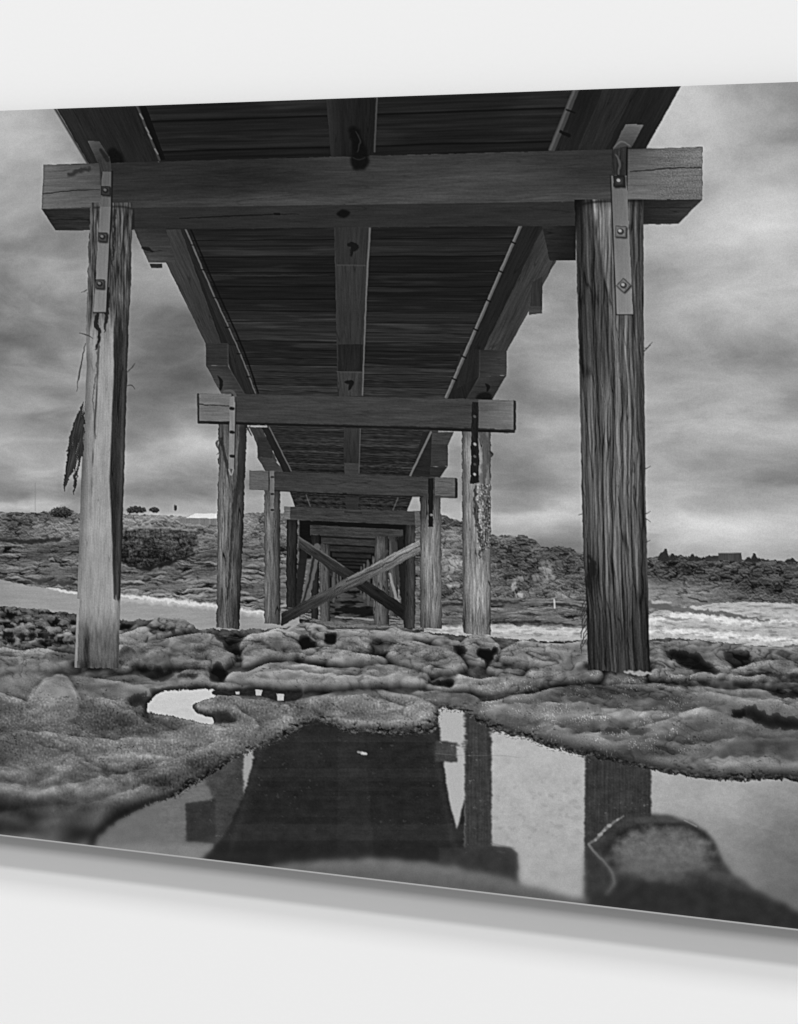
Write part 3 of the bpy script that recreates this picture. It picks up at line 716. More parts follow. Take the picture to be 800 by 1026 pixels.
w = W(80, 690, 902, 800, 0)
_p = np.isin(PID[w.sl], (P_POOL,)).astype(F); _e = blur(_p, 4.5)
_st = sm(.02, .3, _e)*(1-_p)
_n = fbm(w.X/5, w.Y/3.2, 4, 871, .6)
_e2 = blur(_p, 9.0); _st2 = sm(.02, .35, _e2)*(1-_p)*sm(.0, .2, fbm(w.X/40, w.Y/16, 2, 873)+.12)
_hole = sm(.10, .26, fbm(w.X/8, w.Y/4.5, 3, 875, .6))
IMG[w.sl] = IMG[w.sl]*(1-.72*_st2*_hole)
IMG[w.sl] += 20*_st2*np.clip(np.roll(_hole, int(2.5*PS), axis=0)-_hole, 0, 1)
IMG[w.sl] += _st*(34*sm(.02, .3, _n)-26*sm(.05, .35, -_n)+8)
# rough wet strip where the mirror meets the banks
w = W(60, 700, 902, 800, 0)
edge = blur((PID[w.sl] == P_POOL).astype(F), 3.0)
nz = perlin(w.X/3.2, w.Y/1.5, 455)+.5*perlin(w.X/1.5, w.Y/1.0, 457)
mk = ((PID[w.sl] == P_POOL) & (w.X < 600))*sm(.92, .6, edge)*sm(.1, .5, nz)
IMG[w.sl] = IMG[w.sl]*(1-mk*.75)+60*mk*.75
stroke([(492, 845), (506, 848), (516, 850)], [1, 1.4, 1], 120, .7, .5)
stroke([(363, 754.5), (367, 755.5)], [3.2, 2.2], 205, .95, .6, .4)
stroke([(359, 753.5), (362, 754)], [2, 2], 150, .9, .6)
stroke([(437, 755), (465, 757), (500, 757), (520, 759)], [.8, .8, .8, .6], 120, .35, .5)
# near, out of focus stones in the pool
def fg(pts, fn, soft, label, seed):
    pts = smooth(pts, 4); w = wbox(pts, 14); m = pmask(w, pts, 1.5, 20, seed, soft)
    comp(w, m, fn(w, m), part('rock', P_ROCKS, label))
fg([(268, 872), (300, 864), (350, 861), (400, 861), (440, 866), (480, 873), (520, 884), (556, 895), (592, 903), (620, 925), (250, 925)],
   lambda w, m: 100+46*np.gradient(blur(m, 6), axis=0)*PS*6+16*fbm(w.X/14, w.Y/6, 4, 481)+12*fbm(w.X/4, w.Y/3, 2, 483)-.8*np.clip(w.Y-872-(w.X-400)*.15, 0, 40)-.12*np.clip(w.X-430, 0, 200), 1.3, 'pale blurred rock rising from the pool at the bottom edge', 61)
def dome(w, m):
    x, y = w.X, w.Y
    e = ((x-664)/56)**2+((y-856)/30)**2
    v = 58+15*fbm(x/12, y/9, 4, 491)+8*fbm(x/3, y/3, 3, 493)
    pale = sm(1.15, .45, e+.55*fbm(x/14, y/11, 3, 497))
    v = v+pale*(46+26*fbm(x/8, y/6, 4, 495, .6)-.35*np.abs(y-850))
    v = v-16*np.exp(-((e-1.0)/.22)**2)*(y < 868)-14*sm(870, 892, y-(x-650)*.05)+12*sm(.9, .0, ((x-655)/40)**2+((y-822)/5)**2)
    v = v+22*sm(.9, .2, ((x-740)/46)**2+((y-(886+(x-740)*.38))/9)**2)*.6
    return np.clip(v, 20, 140)
fg([(592, 846), (600, 836), (610, 825), (626, 818), (654, 816), (680, 820), (704, 830), (718, 846), (728, 868), (750, 886), (780, 903), (806, 916), (902, 965), (600, 965), (590, 905), (606, 896), (616, 884), (606, 866)],
   dome, 1.5, 'big dark domed stone with a pale patch at the lower right', 62)
stroke([(590, 845), (597, 841), (603, 835), (609, 829), (616, 823), (625, 818)], [1.6, 2.6, 3.4, 3, 2.4, 1.2], 120, .8, 1.0, .5, seed=5)
for _x, _y, _r in ((597, 841.5, 1.8), (601.5, 836.5, 3.2), (605, 833, 2.2), (610.5, 827, 3.4), (619, 821.5, 2.0)): stroke([(_x-.7, _y+.3), (_x+.7, _y-.4)], _r, 172, .65, 1.1, .9)
stroke([(590, 846), (597, 855), (607, 865), (614, 876), (615, 886), (608, 896)], [2.2, 2.6, 2.6, 3.0, 3, 2], 142, .75, 1.1, .5, seed=6)
stroke([(686, 822), (698, 828)], [1, 1.6], 170, .5, .8)

def smudge(pts, tone=30, soft=1.4, wob=1.3, seed=0, op=.92, rim=24, ws=8):
    pts = smooth(pts, 4); w = wbox(pts, 10)
    if not w.ok: return
    m = pmask(w, pts, wob, ws, seed, soft)
    comp(w, m*op, tone*(1+.5*fbm(w.X/3, w.Y/2, 3, seed+4)))

# ---- the jetty ------------------------------------------------------------
P_J = part('jetty', 0, 'timber jetty seen from below, running away over the rocks')
def J(name, label=None): return part(name, P_J, label)
# deck underside
P_DECK = J('deck', 'dark underside of the deck with cross planks')
def deck():
    pts = [(128, 100), (590, 86), (586, 96), (452, 400), (352+45, 540), (352, 566), (300, 520), (258, 398), (140, 112)]
    w = wbox(pts, 4); m = pmask(w, pts)
    v = V[w.sl]
    z = 1/np.clip(VH-v+.0008*fbm(w.X/60, w.Y/20, 2, 12), .03, 2)
    k = z/.118; i = np.floor(k); f = k-i
    tn = 22+20*hash1(i, 4)
    gw = np.clip(.012*z*2.0, .07, .35)
    g = sm(0, gw, f)*sm(1, 1-gw*.6, f)
    ux = U[w.sl]*z
    st = .8*fbm(ux/330, k*5.0, 4, 501, .6)+.5*fbm(ux/160, k*14.0, 2, 505)
    st2 = fbm(ux/260+hash1(i, 7)*40, k*1.6, 3, 509)
    val = (tn*(1+.7*st)+13*sm(.12, .4, st2))*(.25+.75*g)
    val = val*(.62+.5*sm(180, 420, w.Y))+3
    val = val+10*sm(.9, 1, f)*(hash1(i, 9) > .55)*sm(.0, .3, st2+.15)
    comp(w, m, np.clip(val, 5, 74), P_DECK)
deck()
for y, x0, x1, tn in [(276, 205, 330, 52), (277, 372, 470, 40), (332, 240, 338, 40), (334, 368, 420, 44), (350, 225, 300, 34), (369, 250, 335, 46), (326, 395, 440, 52), (301, 210, 330, 32), (330, 215, 300, 30)]:
    y2 = y+(x1-x0)*(y-281)/5000
    stroke([(x0, y), ((x0+x1)/2, (y+y2)/2), (x1, y2)], [.3, 1.5, .3], tn, .7, .7, .3, seed=y)

# far bents, one behind the other
def yat(v, x): return TOPL(x)+v*HH(x)
def bent(n, z, tone):
    s = 1/z                        # size factor
    cx = 352
    yb = yat(VH-s*.5505*.0, cx)
    return None
farb = [(8, 553.5, 558, 333, 372, 34), (7, 546, 552, 328, 377, 44), (6, 536.5, 545, 322, 382, 50), (5, 526, 536.5, 311, 404, 56)]
# dim far end of the tunnel
w = W(296, 520, 412, 626, 0); m = pmask(w, [(300, 520), (408, 522), (408, 560), (376, 560), (376, 588), (330, 588), (330, 560), (300, 560)], 0, soft=.6)
comp(w, m, 13+7*fbm(w.X/20, w.Y/1.6, 3, 520), P_DECK)
for n, y0, y1, x0, x1, tn in [(12, 570, 573, 342, 362, 24), (11, 566, 569, 341, 364, 30), (10, 562, 565, 339, 366, 34), (9, 558.5, 561.5, 337, 369, 38)]+farb:
    p_ = J('crossbeam', 'far crossbeam deep under the jetty, number %s of the receding row' % ({12: 'twelve', 11: 'eleven', 10: 'ten', 9: 'nine', 8: 'eight', 7: 'seven', 6: 'six', 5: 'five'}[n]))
    face([(x0, y0), (x1, y0+(x1-x0)*.05), (x1, y1+(x1-x0)*.05), (x0, y1)], tn, pid=p_, amp=.45, crack=.3, seed=n, sc=.5, wob=.3)
    stroke([(x0, y1+.6), (x1, y1+.6+(x1-x0)*.05)], 1.6, 10, .85, .6, 0, curve=False)
def post(x0t, x1t, yt, x0b, x1b, yb, tl, tr, name='post', label=None, seed=0, amp=.45, crack=.8, sc=.6, wob=.7, dark=.5, round_=.45):
    pid = J(name, label)
    q = [(x0t, yt), (x1t, yt), (x1b, yb+(x1b-x0b)*.05), (x0b, yb)]
    w = wbox(q, 4); m = pmask(w, q, wob, 6, seed)
    u, v = homog(q)(w.X, w.Y); u = np.clip(u, -.1, 1.1); v = np.clip(v, -.1, 1.1)
    Wd = (x1t-x0t); L = yb-yt
    t = woodtex(v*L, u*Wd, seed, 1, crack, sc)
    shade = 1-round_*np.abs(u*2-1)**3
    base = tl*(1-u)+tr*u
    val = base*shade*(1+amp*t)
    val = val*(1-dark*.5*sm(.12, .0, v))
    comp(w, m, np.clip(val, 8, 235), pid)
    return pid
# background seen between the far posts
w = W(296, 530, 410, 626, 0); m = pmask(w, [(330, 585), (376, 585), (380, 622), (322, 622)], 0, soft=1)
comp(w, m, 62+34*fbm(w.X/14, w.Y/4, 4, 541)-44*sm(.0, .3, fbm(w.X/18, w.Y/3.5, 3, 545)), P_SHELF)
stroke([(336, 618), (352, 619), (376, 621)], [1, 2, 2], 170, .7, .7, .8)
stroke([(338, 611), (356, 612), (374, 614)], [4, 8, 6], 14, .9, 1, .8)
for a in [(333, 337, 562, 332, 337, 600, 80, 60, 'm'), (367, 371, 563, 368, 372, 602, 80, 60, 'm'), (327, 331, 556, 326, 331, 610, 90, 60, 'm'), (373, 378, 557, 374, 380, 615, 100, 80, 'm'),
          (321, 331, 545, 321, 331, 622, 104, 60, 'l'), (376, 389, 538, 375, 390, 625, 104, 66, 'l'), (312, 321, 536, 312, 319, 620, 46, 26, 'l'), (390, 399, 538, 390, 399, 618, 96, 44, 'l')]:
    post(*a[:8], label='far timber post deep under the jetty' if a[8] == 'm' else 'slim timber post in the middle distance under the jetty', seed=int(a[0]))
for _a in [((331, 575), (345, 588), 2.2, 52), ((372, 575), (358, 588), 2.2, 60), ((322, 560), (334, 575), 3, 40), ((388, 552), (372, 572), 3, 64), ((333, 590), (346, 580), 1.8, 70), ((372, 592), (360, 581), 1.6, 46)]:
    stroke([_a[0], _a[1]], _a[2], _a[3], .9, .5, .3, J('cross_brace', 'small far brace deep under the jetty'), curve=False)
for _x, _t0, _t1 in ((338.5, 566, 598), (341.5, 569, 594), (362, 568, 594), (365, 566, 600), (334.5, 562, 603), (369, 562, 606)):
    stroke([(_x, _t0), (_x, _t1)], 1.8, 74+16*float(hash1(int(_x), 3)), .85, .5, .3, J('post', 'thin far post deep under the jetty'), curve=False)
P_RAKE = J('raking_strut', 'slanting rough timber struts beside the far posts')
stroke([(318, 548), (311, 580), (305, 604)], [7, 8, 7], 92, .95, .7, .6, P_RAKE, 3)
stroke([(316, 552), (310, 582), (303, 606)], [3, 2, 2], 36, .9, .7, .5, P_RAKE, 4)
stroke([(306, 545), (301, 580), (298, 606)], [7, 8, 6], 30, .95, .7, .6, P_RAKE, 5)
P_RAKE = J('raking_strut', 'slanting rough struts beside the far right posts')
stroke([(395, 545), (400, 575), (405, 600)], [6, 6, 6], 56, .95, .7, .6, P_RAKE, 6)
stroke([(391, 575), (396, 595), (402, 612)], [2, 3, 3], 150, .8, .6, .5, P_RAKE, 7)
stroke([(402, 540), (404, 575), (407, 618)], [6, 7, 8], 26, .95, .7, 1.2, P_RAKE, 8)
# bent 4
p4 = J('crossbeam', 'fourth crossbeam from the front, with its small ends past the posts')
post(287.5, 298.5, 520, 287, 297, 609, 46, 30, label='fourth dark left post', seed=61, sc=.5)
post(406, 416.5, 524, 405, 416, 629, 44, 66, label='fourth dark right post', seed=62, sc=.5)
face([(285, 507.5), (422, 512.5), (422, 526.5), (285, 520.5)], 58, pid=p4, amp=.35, seed=63, sc=.5, crack=.4)
face([(285, 507.5), (291, 507.8), (291, 520.5), (285, 520.5)], 105, pid=p4, amp=.3, seed=64, sc=.5)
face([(416, 512), (422, 512.5), (422, 527), (416, 526.5)], 90, pid=p4, amp=.3, seed=65, sc=.5)
stroke([(346, 513), (362, 514)], 2, 30, .6, .6)
# X brace
P_BR2 = J('cross_brace', 'dark diagonal brace running down to the right behind the paler one')
face([(299, 537), (406, 607), (403, 620), (299, 548)], 50, pid=P_BR2, amp=.5, seed=71, sc=.6, crack=.6, wob=.6, tones=(66, 26, 20, 50))
stroke([(300, 538), (345, 568)], .9, 118, .6, .5, .4)
P_BR1 = J('cross_brace', 'pale diagonal brace rising from lower left to upper right')
face([(281, 615), (422, 540), (423, 553), (282, 627)], 90, pid=P_BR1, amp=.55, seed=72, sc=.6, crack=1., wob=.9, tones=(40, 142, 104, 30))
stroke([(347, 583), (385, 566), (420, 547)], [1.4, 1.2, .8], 40, .7, .5, .8)
stroke([(350, 579), (380, 564), (400, 553)], [1.2, 1.4, .8], 190, .35, .5, .8)

# ---- bent 3 -----
def deckseg(pts, tn):
    pass
P_G3 = J('girder', 'third length of the left girder')
face([(250, 428), (262, 428), (278, 462), (268, 470)], 56, pid=P_G3, seed=81, sc=.6, grain='v')
face([(258, 438), (273, 438), (273, 459), (258, 458)], 46, pid=P_G3, seed=82, sc=.6)
face([(258, 458), (273, 459), (287, 473), (266, 472)], 60, pid=P_G3, seed=83, sc=.6)
face([(262, 428), (270, 428), (293, 473), (284, 473)], 30, pid=P_G3, seed=84, sc=.6, grain='v')
P_G3R = J('girder', 'third length of the right girder')
face([(432, 433), (455, 433), (449, 446), (430, 445)], 60, pid=P_G3R, seed=85, sc=.6)
face([(431, 445), (449, 445), (449, 467), (430, 468)], 52, pid=P_G3R, seed=86, sc=.6)
face([(430, 468), (449, 467), (440, 480), (428, 480)], 40, pid=P_G3R, seed=87, sc=.6)
face([(424, 433), (433, 433), (431, 480), (411, 479)], 34, pid=P_G3R, seed=88, sc=.6)
P_PIPE = J('pipe', 'thin pale service pipe along the right girder')
P_PIPEL = J('pipe', 'thin pale service pipe along the left girder')
P_PIPEC = J('pipe', 'thin pale line of pipe along the centre joist')
stroke([(432, 433), (411, 477)], 2.0, 112, .9, .5, .2, P_PIPE, curve=False)
stroke([(270, 428), (292, 472)], 1.3, 104, .8, .5, .2, P_PIPEL, curve=False)
P_CJ3 = J('joist', 'third visible length of the centre joist')
face([(344.5, 429), (360.5, 429), (359.5, 476), (345, 475)], 40, pid=P_CJ3, grain='v', seed=91, sc=.6, tones=(52, 52, 34, 34))
face([(345, 464), (360, 464), (359.5, 476), (345.5, 475)], 58, pid=P_CJ3, seed=92, sc=.6)
stroke([(361.2, 429), (360, 474)], .9, 88, .8, .4, 0, P_PIPEC, curve=False)
face([(346, 498), (360, 498), (359, 510), (347, 510)], 44, pid=P_CJ3, seed=93, sc=.6)
stroke([(307, 496), (311, 507)], 1, 92, .7, .4, curve=False); stroke([(399, 499), (394, 511)], 1.2, 92, .7, .4, curve=False)
post(265, 281, 489, 265, 281, 625, 128, 62, label='third left post, narrow and dark on its right side', seed=101, sc=.7, amp=.5)
post(421, 442, 495, 421, 443, 629, 120, 140, label='third right post, pale and ribbed near its foot', seed=102, sc=.7, amp=.42)
w = W(421, 495, 443, 630, 0)
IMG[w.sl] = np.where(PID[w.sl] == len(PARTS)-1, IMG[w.sl]*(1-.35*sm(545, 500, w.Y)-.32*sm(605, 630, w.Y)), IMG[w.sl])
p3 = J('crossbeam', 'third crossbeam from the front, ends showing beyond the narrow posts')
face([(250, 471.5), (458, 479), (458, 499.5), (250, 490.5)], 54, pid=p3, amp=.32, seed=103, sc=.7, crack=.35, tones=(52, 62, 60, 56))
face([(250, 471.5), (269, 472), (269, 491), (250, 490.5)], 92, pid=p3, amp=.2, seed=104, sc=.7)
face([(436, 478.3), (456.5, 479), (456.5, 497), (436, 496.5)], 92, pid=p3, amp=.28, seed=105, sc=.7)
face([(456, 478.6), (458.8, 480), (458.8, 499), (456, 500)], 30, pid=p3, amp=.2, seed=106)
stroke([(275, 491.5), (350, 495.5), (424, 497.5)], 1.2, 20, .7, .5)
stroke([(344, 495), (347, 495)], 2, 16, .8, .5)
P_ST = J('iron_strap', 'narrow iron strap bolted to the third left post')
face([(270.5, 472), (275, 472), (274.5, 513), (271, 513)], 112, pid=P_ST, amp=.2, crack=0, seed=3, grain='v')
for y in (478, 495, 511): stroke([(272.3, y), (273.8, y)], 2, 22, .9, .5, 0, P_ST)
P_ST = J('iron_strap', 'dark rusted strap on the third right post')
face([(429, 479), (434.5, 479), (434, 528), (429.5, 528)], 24, pid=P_ST, amp=.5, crack=0, seed=4, grain='v', sc=.5)
stroke([(432, 516), (433, 516)], 2, 190, .7, .5)

# ---- second span: girders, corbels ----
P_G2 = J('girder', 'second length of the left girder under the deck edge')
face([(150, 229), (182, 229), (229, 345), (206.5, 345)], 50, pid=P_G2, grain='v', seed=111, amp=.25, tones=(60, 52, 46, 54))
face([(181, 229), (189, 229), (257, 395), (228, 395), (228, 345)][0:2]+[(257, 395), (240, 395)], 30, pid=P_G2, grain='v', seed=112)
face([(181, 229), (187, 229), (236, 345), (228, 345)], 34, pid=P_G2, grain='v', seed=113)
P_C2 = J('corbel', 'chamfered timber block under the left girder at the second beam')
face([(228, 345), (238, 347), (257, 395), (240, 396)], 36, pid=P_C2, grain='v', seed=114, amp=.3)
face([(206.5, 344), (228.5, 344), (229, 367), (206.5, 366)], 44, pid=P_C2, seed=115, amp=.25, edge=.15)
face([(206.5, 366), (229, 367), (246, 397), (223, 397)], 60, pid=P_C2, seed=116, amp=.25, tones=(54, 50, 54, 72))
stroke([(219, 377), (222, 383), (221, 390)], [1, 4, 1.5], 14, .85, .7, .8)
stroke([(228.8, 345), (229, 367), (246, 396)], .8, 84, .45, .4, curve=False)
stroke([(186, 229), (211, 288), (240, 352), (256, 394)], [1.6, 1.4, 1.2, 1.2], 100, .9, .5, .3, P_PIPEL)
stroke([(191, 229), (215, 285), (244, 350), (259, 394)], [1.6, 1.6, 1.6, 1.6], 10, .9, .6, .2)
for t in (.1, .25, .42, .6, .76, .9):
    stroke([(186+70*t-1.5, 229+165*t), (186+70*t+1.5, 229+165*t)], 1.3, 16, .8, .4)
P_G2R = J('girder', 'second length of the right girder under the deck edge')
face([(523, 226), (548, 226), (486, 352), (466, 352)], 30, pid=P_G2R, grain='v', seed=121, amp=.3)
face([(545, 226), (577, 226), (508, 352), (484, 352)], 50, pid=P_G2R, grain='v', seed=122, amp=.3, tones=(48, 60, 52, 58))
P_C1R = J('corbel', 'dark timber block behind the near right post head')
face([(543, 226), (577, 226), (577, 261), (551, 261)], 28, pid=P_C1R, seed=123, amp=.35, tones=(40, 22, 24, 34))
P_HB = J('hanging_block', 'short timber piece hanging beside the right girder')
face([(533, 283), (543.5, 277), (543.5, 311), (531, 315)], 44, pid=P_HB, grain='v', seed=124, amp=.25)
face([(530, 307), (543.5, 307), (543.5, 314), (530, 315.5)], 62, pid=P_HB, seed=125)
P_C2R = J('corbel', 'chamfered timber block under the right girder at the second beam')
face([(462, 350), (485, 350), (484, 380), (449, 400)], 32, pid=P_C2R, grain='v', seed=126, amp=.3)
face([(446, 396), (486, 374), (482, 404), (448, 404)], 30, pid=P_C2R, grain='v', seed=129, amp=.3)
face([(481, 350.5), (507.8, 350.5), (507.8, 376), (480, 378)], 50, pid=P_C2R, seed=127, amp=.22, tones=(40, 56, 60, 50))
face([(480, 378), (507.8, 376), (492, 403), (467, 402)], 54, pid=P_C2R, seed=128, amp=.25, tones=(52, 44, 40, 42))
smudge([(477, 397), (486, 393), (493, 396), (491, 404), (480, 404)], 14, .6, .4, 31, .9, 0)
stroke([(487, 385), (490, 388), (488, 392)], [1, 4, 1.5], 12, .85, .6, .6)
stroke([(481, 351), (480.5, 377), (467, 401)], .8, 82, .4, .4, curve=False)
stroke([(522, 226), (447.5, 398)], 3.0, 92, .92, .6, .2, P_PIPE, curve=False)
stroke([(521, 226), (446.5, 398)], 1.0, 142, .6, .5, .2, P_PIPE, curve=False)
for t in (.1, .27, .44, .61, .77, .9):
    x, y = 522-74*t, 226+171*t
    stroke([(x-2.2, y-.9), (x+2.2, y+1)], 1.6, 14, .9, .5)
P_CJ2 = J('joist', 'centre joist between the first and second crossbeams')
face([(335, 226), (371, 226), (362.5, 397), (338.5, 397)], 52, pid=P_CJ2, grain='v', seed=131, amp=.26, tones=(54, 52, 40, 42))
face([(335, 226), (369, 226), (367, 266), (337, 265)], 46, pid=P_CJ2, seed=132, amp=.22, grain='v')
face([(339, 345), (364.5, 345), (363.5, 372), (339, 372)], 30, pid=P_CJ2, grain='v', seed=133, amp=.4)
face([(338, 373), (363.5, 373), (362, 397), (340, 397)], 56, pid=P_CJ2, grain='v', seed=134, amp=.3)
stroke([(338, 265.5), (366, 266)], 1, 82, .5, .5); stroke([(338, 372.5), (363, 373)], 1, 84, .55, .4)
stroke([(349, 245), (356, 247), (353, 252), (352, 256)], [2, 7, 4, 2], 16, .9, .8, 1.2); stroke([(347, 383), (352, 384), (350, 390)], [2, 5, 2], 14, .9, .7, .8)
stroke([(371, 227), (367, 300), (363.4, 396)], [1.9, 1.6, 1.3], 104, .85, .5, .2, P_PIPEC)

# ---- bent 2 -----
post(219.5, 248, 420, 217, 240, 629, 116, 62, label='second left post, split and ragged below its strap', seed=141, sc=.9, amp=.6, crack=1.0, wob=.8)
pid = len(PARTS)-1
stroke([(222, 440), (228, 470), (233, 500), (231, 540)], [3, 3, 2, 1], 30, .7, .9, .7, seed=3)
stroke([(243, 430), (240, 480), (233, 520), (228, 600)], [6, 6, 5, 3], 36, .65, 1.3, .8, seed=4)
stroke([(230, 475), (232, 500), (229, 560), (226, 620)], [2, 2.4, 2, 1], 150, .4, .9, .7, seed=5)
stroke([(221, 441), (217, 444), (220, 452), (218, 456)], [1.6, 2.2, 1.5, 1], 60, .9, .5, 1.2, pid, seed=6)
stroke([(248, 428), (252, 436)], [1.6, 1], 40, .9, .4, .4); stroke([(247, 432), (251, 427)], [1.2, .8], 44, .9, .4, .4)
spot(230, 612, 16, 18, -22); spot(222, 540, 5, 60, 22)
post(463, 492, 428, 464, 492, 635, 132, 138, label='second right post, weathered pale with dark wormy streaks', seed=142, sc=.85, amp=.5, crack=.9, wob=.7)
stroke([(484, 432), (487, 455), (484, 480), (487, 520), (484, 560)], [8, 7, 5, 6, 2], 60, .6, 1.8, 1.8, seed=13)
stroke([(476, 486), (478, 520), (482, 545), (480, 560)], [2, 5, 4, 1], 36, .7, 1, 2.2, seed=14)
w = W(463, 485, 493, 550, 0); f = perlin(w.X/1.6, w.Y/2.0, 155); IMG[w.sl] = np.where((PID[w.sl] == len(PARTS)-1) & (w.X > 478), IMG[w.sl]+58*sm(.25, .5, f)-30*sm(.2, .5, -f), IMG[w.sl])
spot(478, 622, 20, 14, -28); spot(474, 585, 12, 24, 12)
stroke([(491, 452), (493.5, 455), (492, 458)], [1, 2.4, 1], 36, .9, .5)
p2 = J('crossbeam', 'second crossbeam from the front, spanning between the two mid posts')
face([(198, 394), (516, 401), (516.5, 434), (198.5, 424.5)], 54, pid=p2, seed=151, amp=.25, crack=.25, tones=(60, 66, 34, 34))
face([(198, 394), (516, 401), (516, 430), (199, 421.5)], 54, pid=p2, seed=151, amp=.26, crack=.35, tones=(56, 62, 62, 60))
face([(199.5, 394), (232, 394.8), (232, 422.2), (200, 421.5)], 108, pid=p2, seed=152, amp=.2, crack=.5)
stroke([(200, 405), (215, 406), (230, 407)], [1.4, 1.1, .9], 26, .85, .4, .5)
face([(197.5, 394.5), (199.8, 394.5), (199.8, 422), (198, 424)], 48, pid=p2, seed=153, amp=.5)
face([(480, 400.5), (514.5, 401.2), (514.5, 430.5), (480, 429)], 104, pid=p2, seed=154, amp=.18, crack=.3, tones=(84, 116, 108, 92))
face([(514.8, 401), (517.5, 402), (517.5, 430), (514.8, 434)], 36, pid=p2, seed=155, amp=.4)
stroke([(205, 423.5), (300, 426), (400, 428.5), (470, 431), (510, 433)], [1.2, 1.6, 1.6, 1.6, 1.6], 14, .8, .6, .3)
P_ST = J('iron_strap', 'pale iron strap with dark bolts on the second left post')
face([(230.5, 398), (236.5, 396), (234.8, 470), (229.5, 470)], 128, pid=P_ST, amp=.12, crack=0, seed=5, grain='v')
stroke([(225, 392), (231, 391.5), (235.5, 395), (236, 402)], [2, 2.4, 3, 2.4], 82, .9, .5, .3, P_ST)
stroke([(236.6, 398), (235.2, 470)], 1, 26, .8, .4, 0, curve=False)
P_BT = J('bolt')
for y in (409, 433, 457): stroke([(231.8, y), (233.8, y+.3)], 3.2, 18, .95, .5, .3, P_BT)
stroke([(229.5, 470.5), (232, 476), (234, 470.5)], 1.4, 168, .7, .5)
P_ST = J('iron_strap', 'rusted black strap with bright bolt heads on the second right post')
face([(473, 403), (479.5, 403), (480, 484), (471.5, 484)], 26, pid=P_ST, amp=.7, crack=0, seed=6, grain='v', sc=.3, wob=.8)
for y, t in ((445, 190), (475, 205), (457, 90), (417, 80), (465, 70)): stroke([(475.5, y), (476.2, y+.5)], 2.4, t, .9, .6, .3, P_BT)

# ---- first span: near girders over the near crossbeam ----
P_G1 = J('girder', 'nearest length of the left girder, above the front crossbeam')
face([(52, 100), (137, 96), (162, 162), (90, 165)], 30, pid=P_G1, grain='v', seed=161, amp=.28, tones=(36, 26, 30, 36))
stroke([(55, 108), (88, 163)], 2.4, 22, .7, 1.2, curve=False)
smudge([(108, 152), (115, 148), (122, 155), (124, 164), (112, 166)], 10, 1, .6, 33, .95, 0)
face([(139, 104), (146, 104), (166, 160), (159, 160)], 12, pid=P_DECK, grain='v', seed=162)
stroke([(136.5, 104), (160, 160)], 2.2, 62, .9, .6, .2, P_PIPEL, curve=False)
for t in (.15, .4, .52, .8): stroke([(137+23*t, 106+54*t), (138.5+23*t+1.5, 106+54*t+5)], 1.3, 140, .7, .4, 0)
P_G1R = J('girder', 'nearest length of the right girder, above the front crossbeam')
face([(579, 84), (686, 80), (643, 157), (553, 154)], 30, pid=P_G1R, grain='v', seed=163, amp=.3, tones=(22, 32, 24, 30))
face([(606, 84), (640, 82), (606, 152), (578, 152)], 36, pid=P_G1R, grain='v', seed=164, amp=.3)
stroke([(578, 88), (553, 150)], 6.5, 62, .95, .7, .2, P_PIPE, curve=False); stroke([(576.8, 88), (551.8, 150)], 2.2, 88, .8, .9, .2, P_PIPE, curve=False)
stroke([(568, 110), (576, 113)], 1.8, 12, .9, .5, 0, P_PIPE); stroke([(562, 132), (570, 136)], [3, 4], 10, .9, .7, .5)
P_CJ1 = J('joist', 'nearest length of the centre joist above the front crossbeam')
face([(326.5, 92), (379, 90), (375, 160), (332, 160)], 28, pid=P_CJ1, grain='v', seed=165, amp=.35, tones=(30, 22, 24, 26))
face([(326.5, 92), (344, 91), (346, 160), (332, 160)], 38, pid=P_CJ1, grain='v', seed=166, amp=.2, tones=(42, 28, 22, 38))
stroke([(378, 94), (375.5, 152)], 1.8, 66, .9, .5, .2, P_PIPEC, curve=False)

# ---- bent 1 -----
p1 = J('crossbeam', 'front crossbeam, the big near one with cracked squared ends')
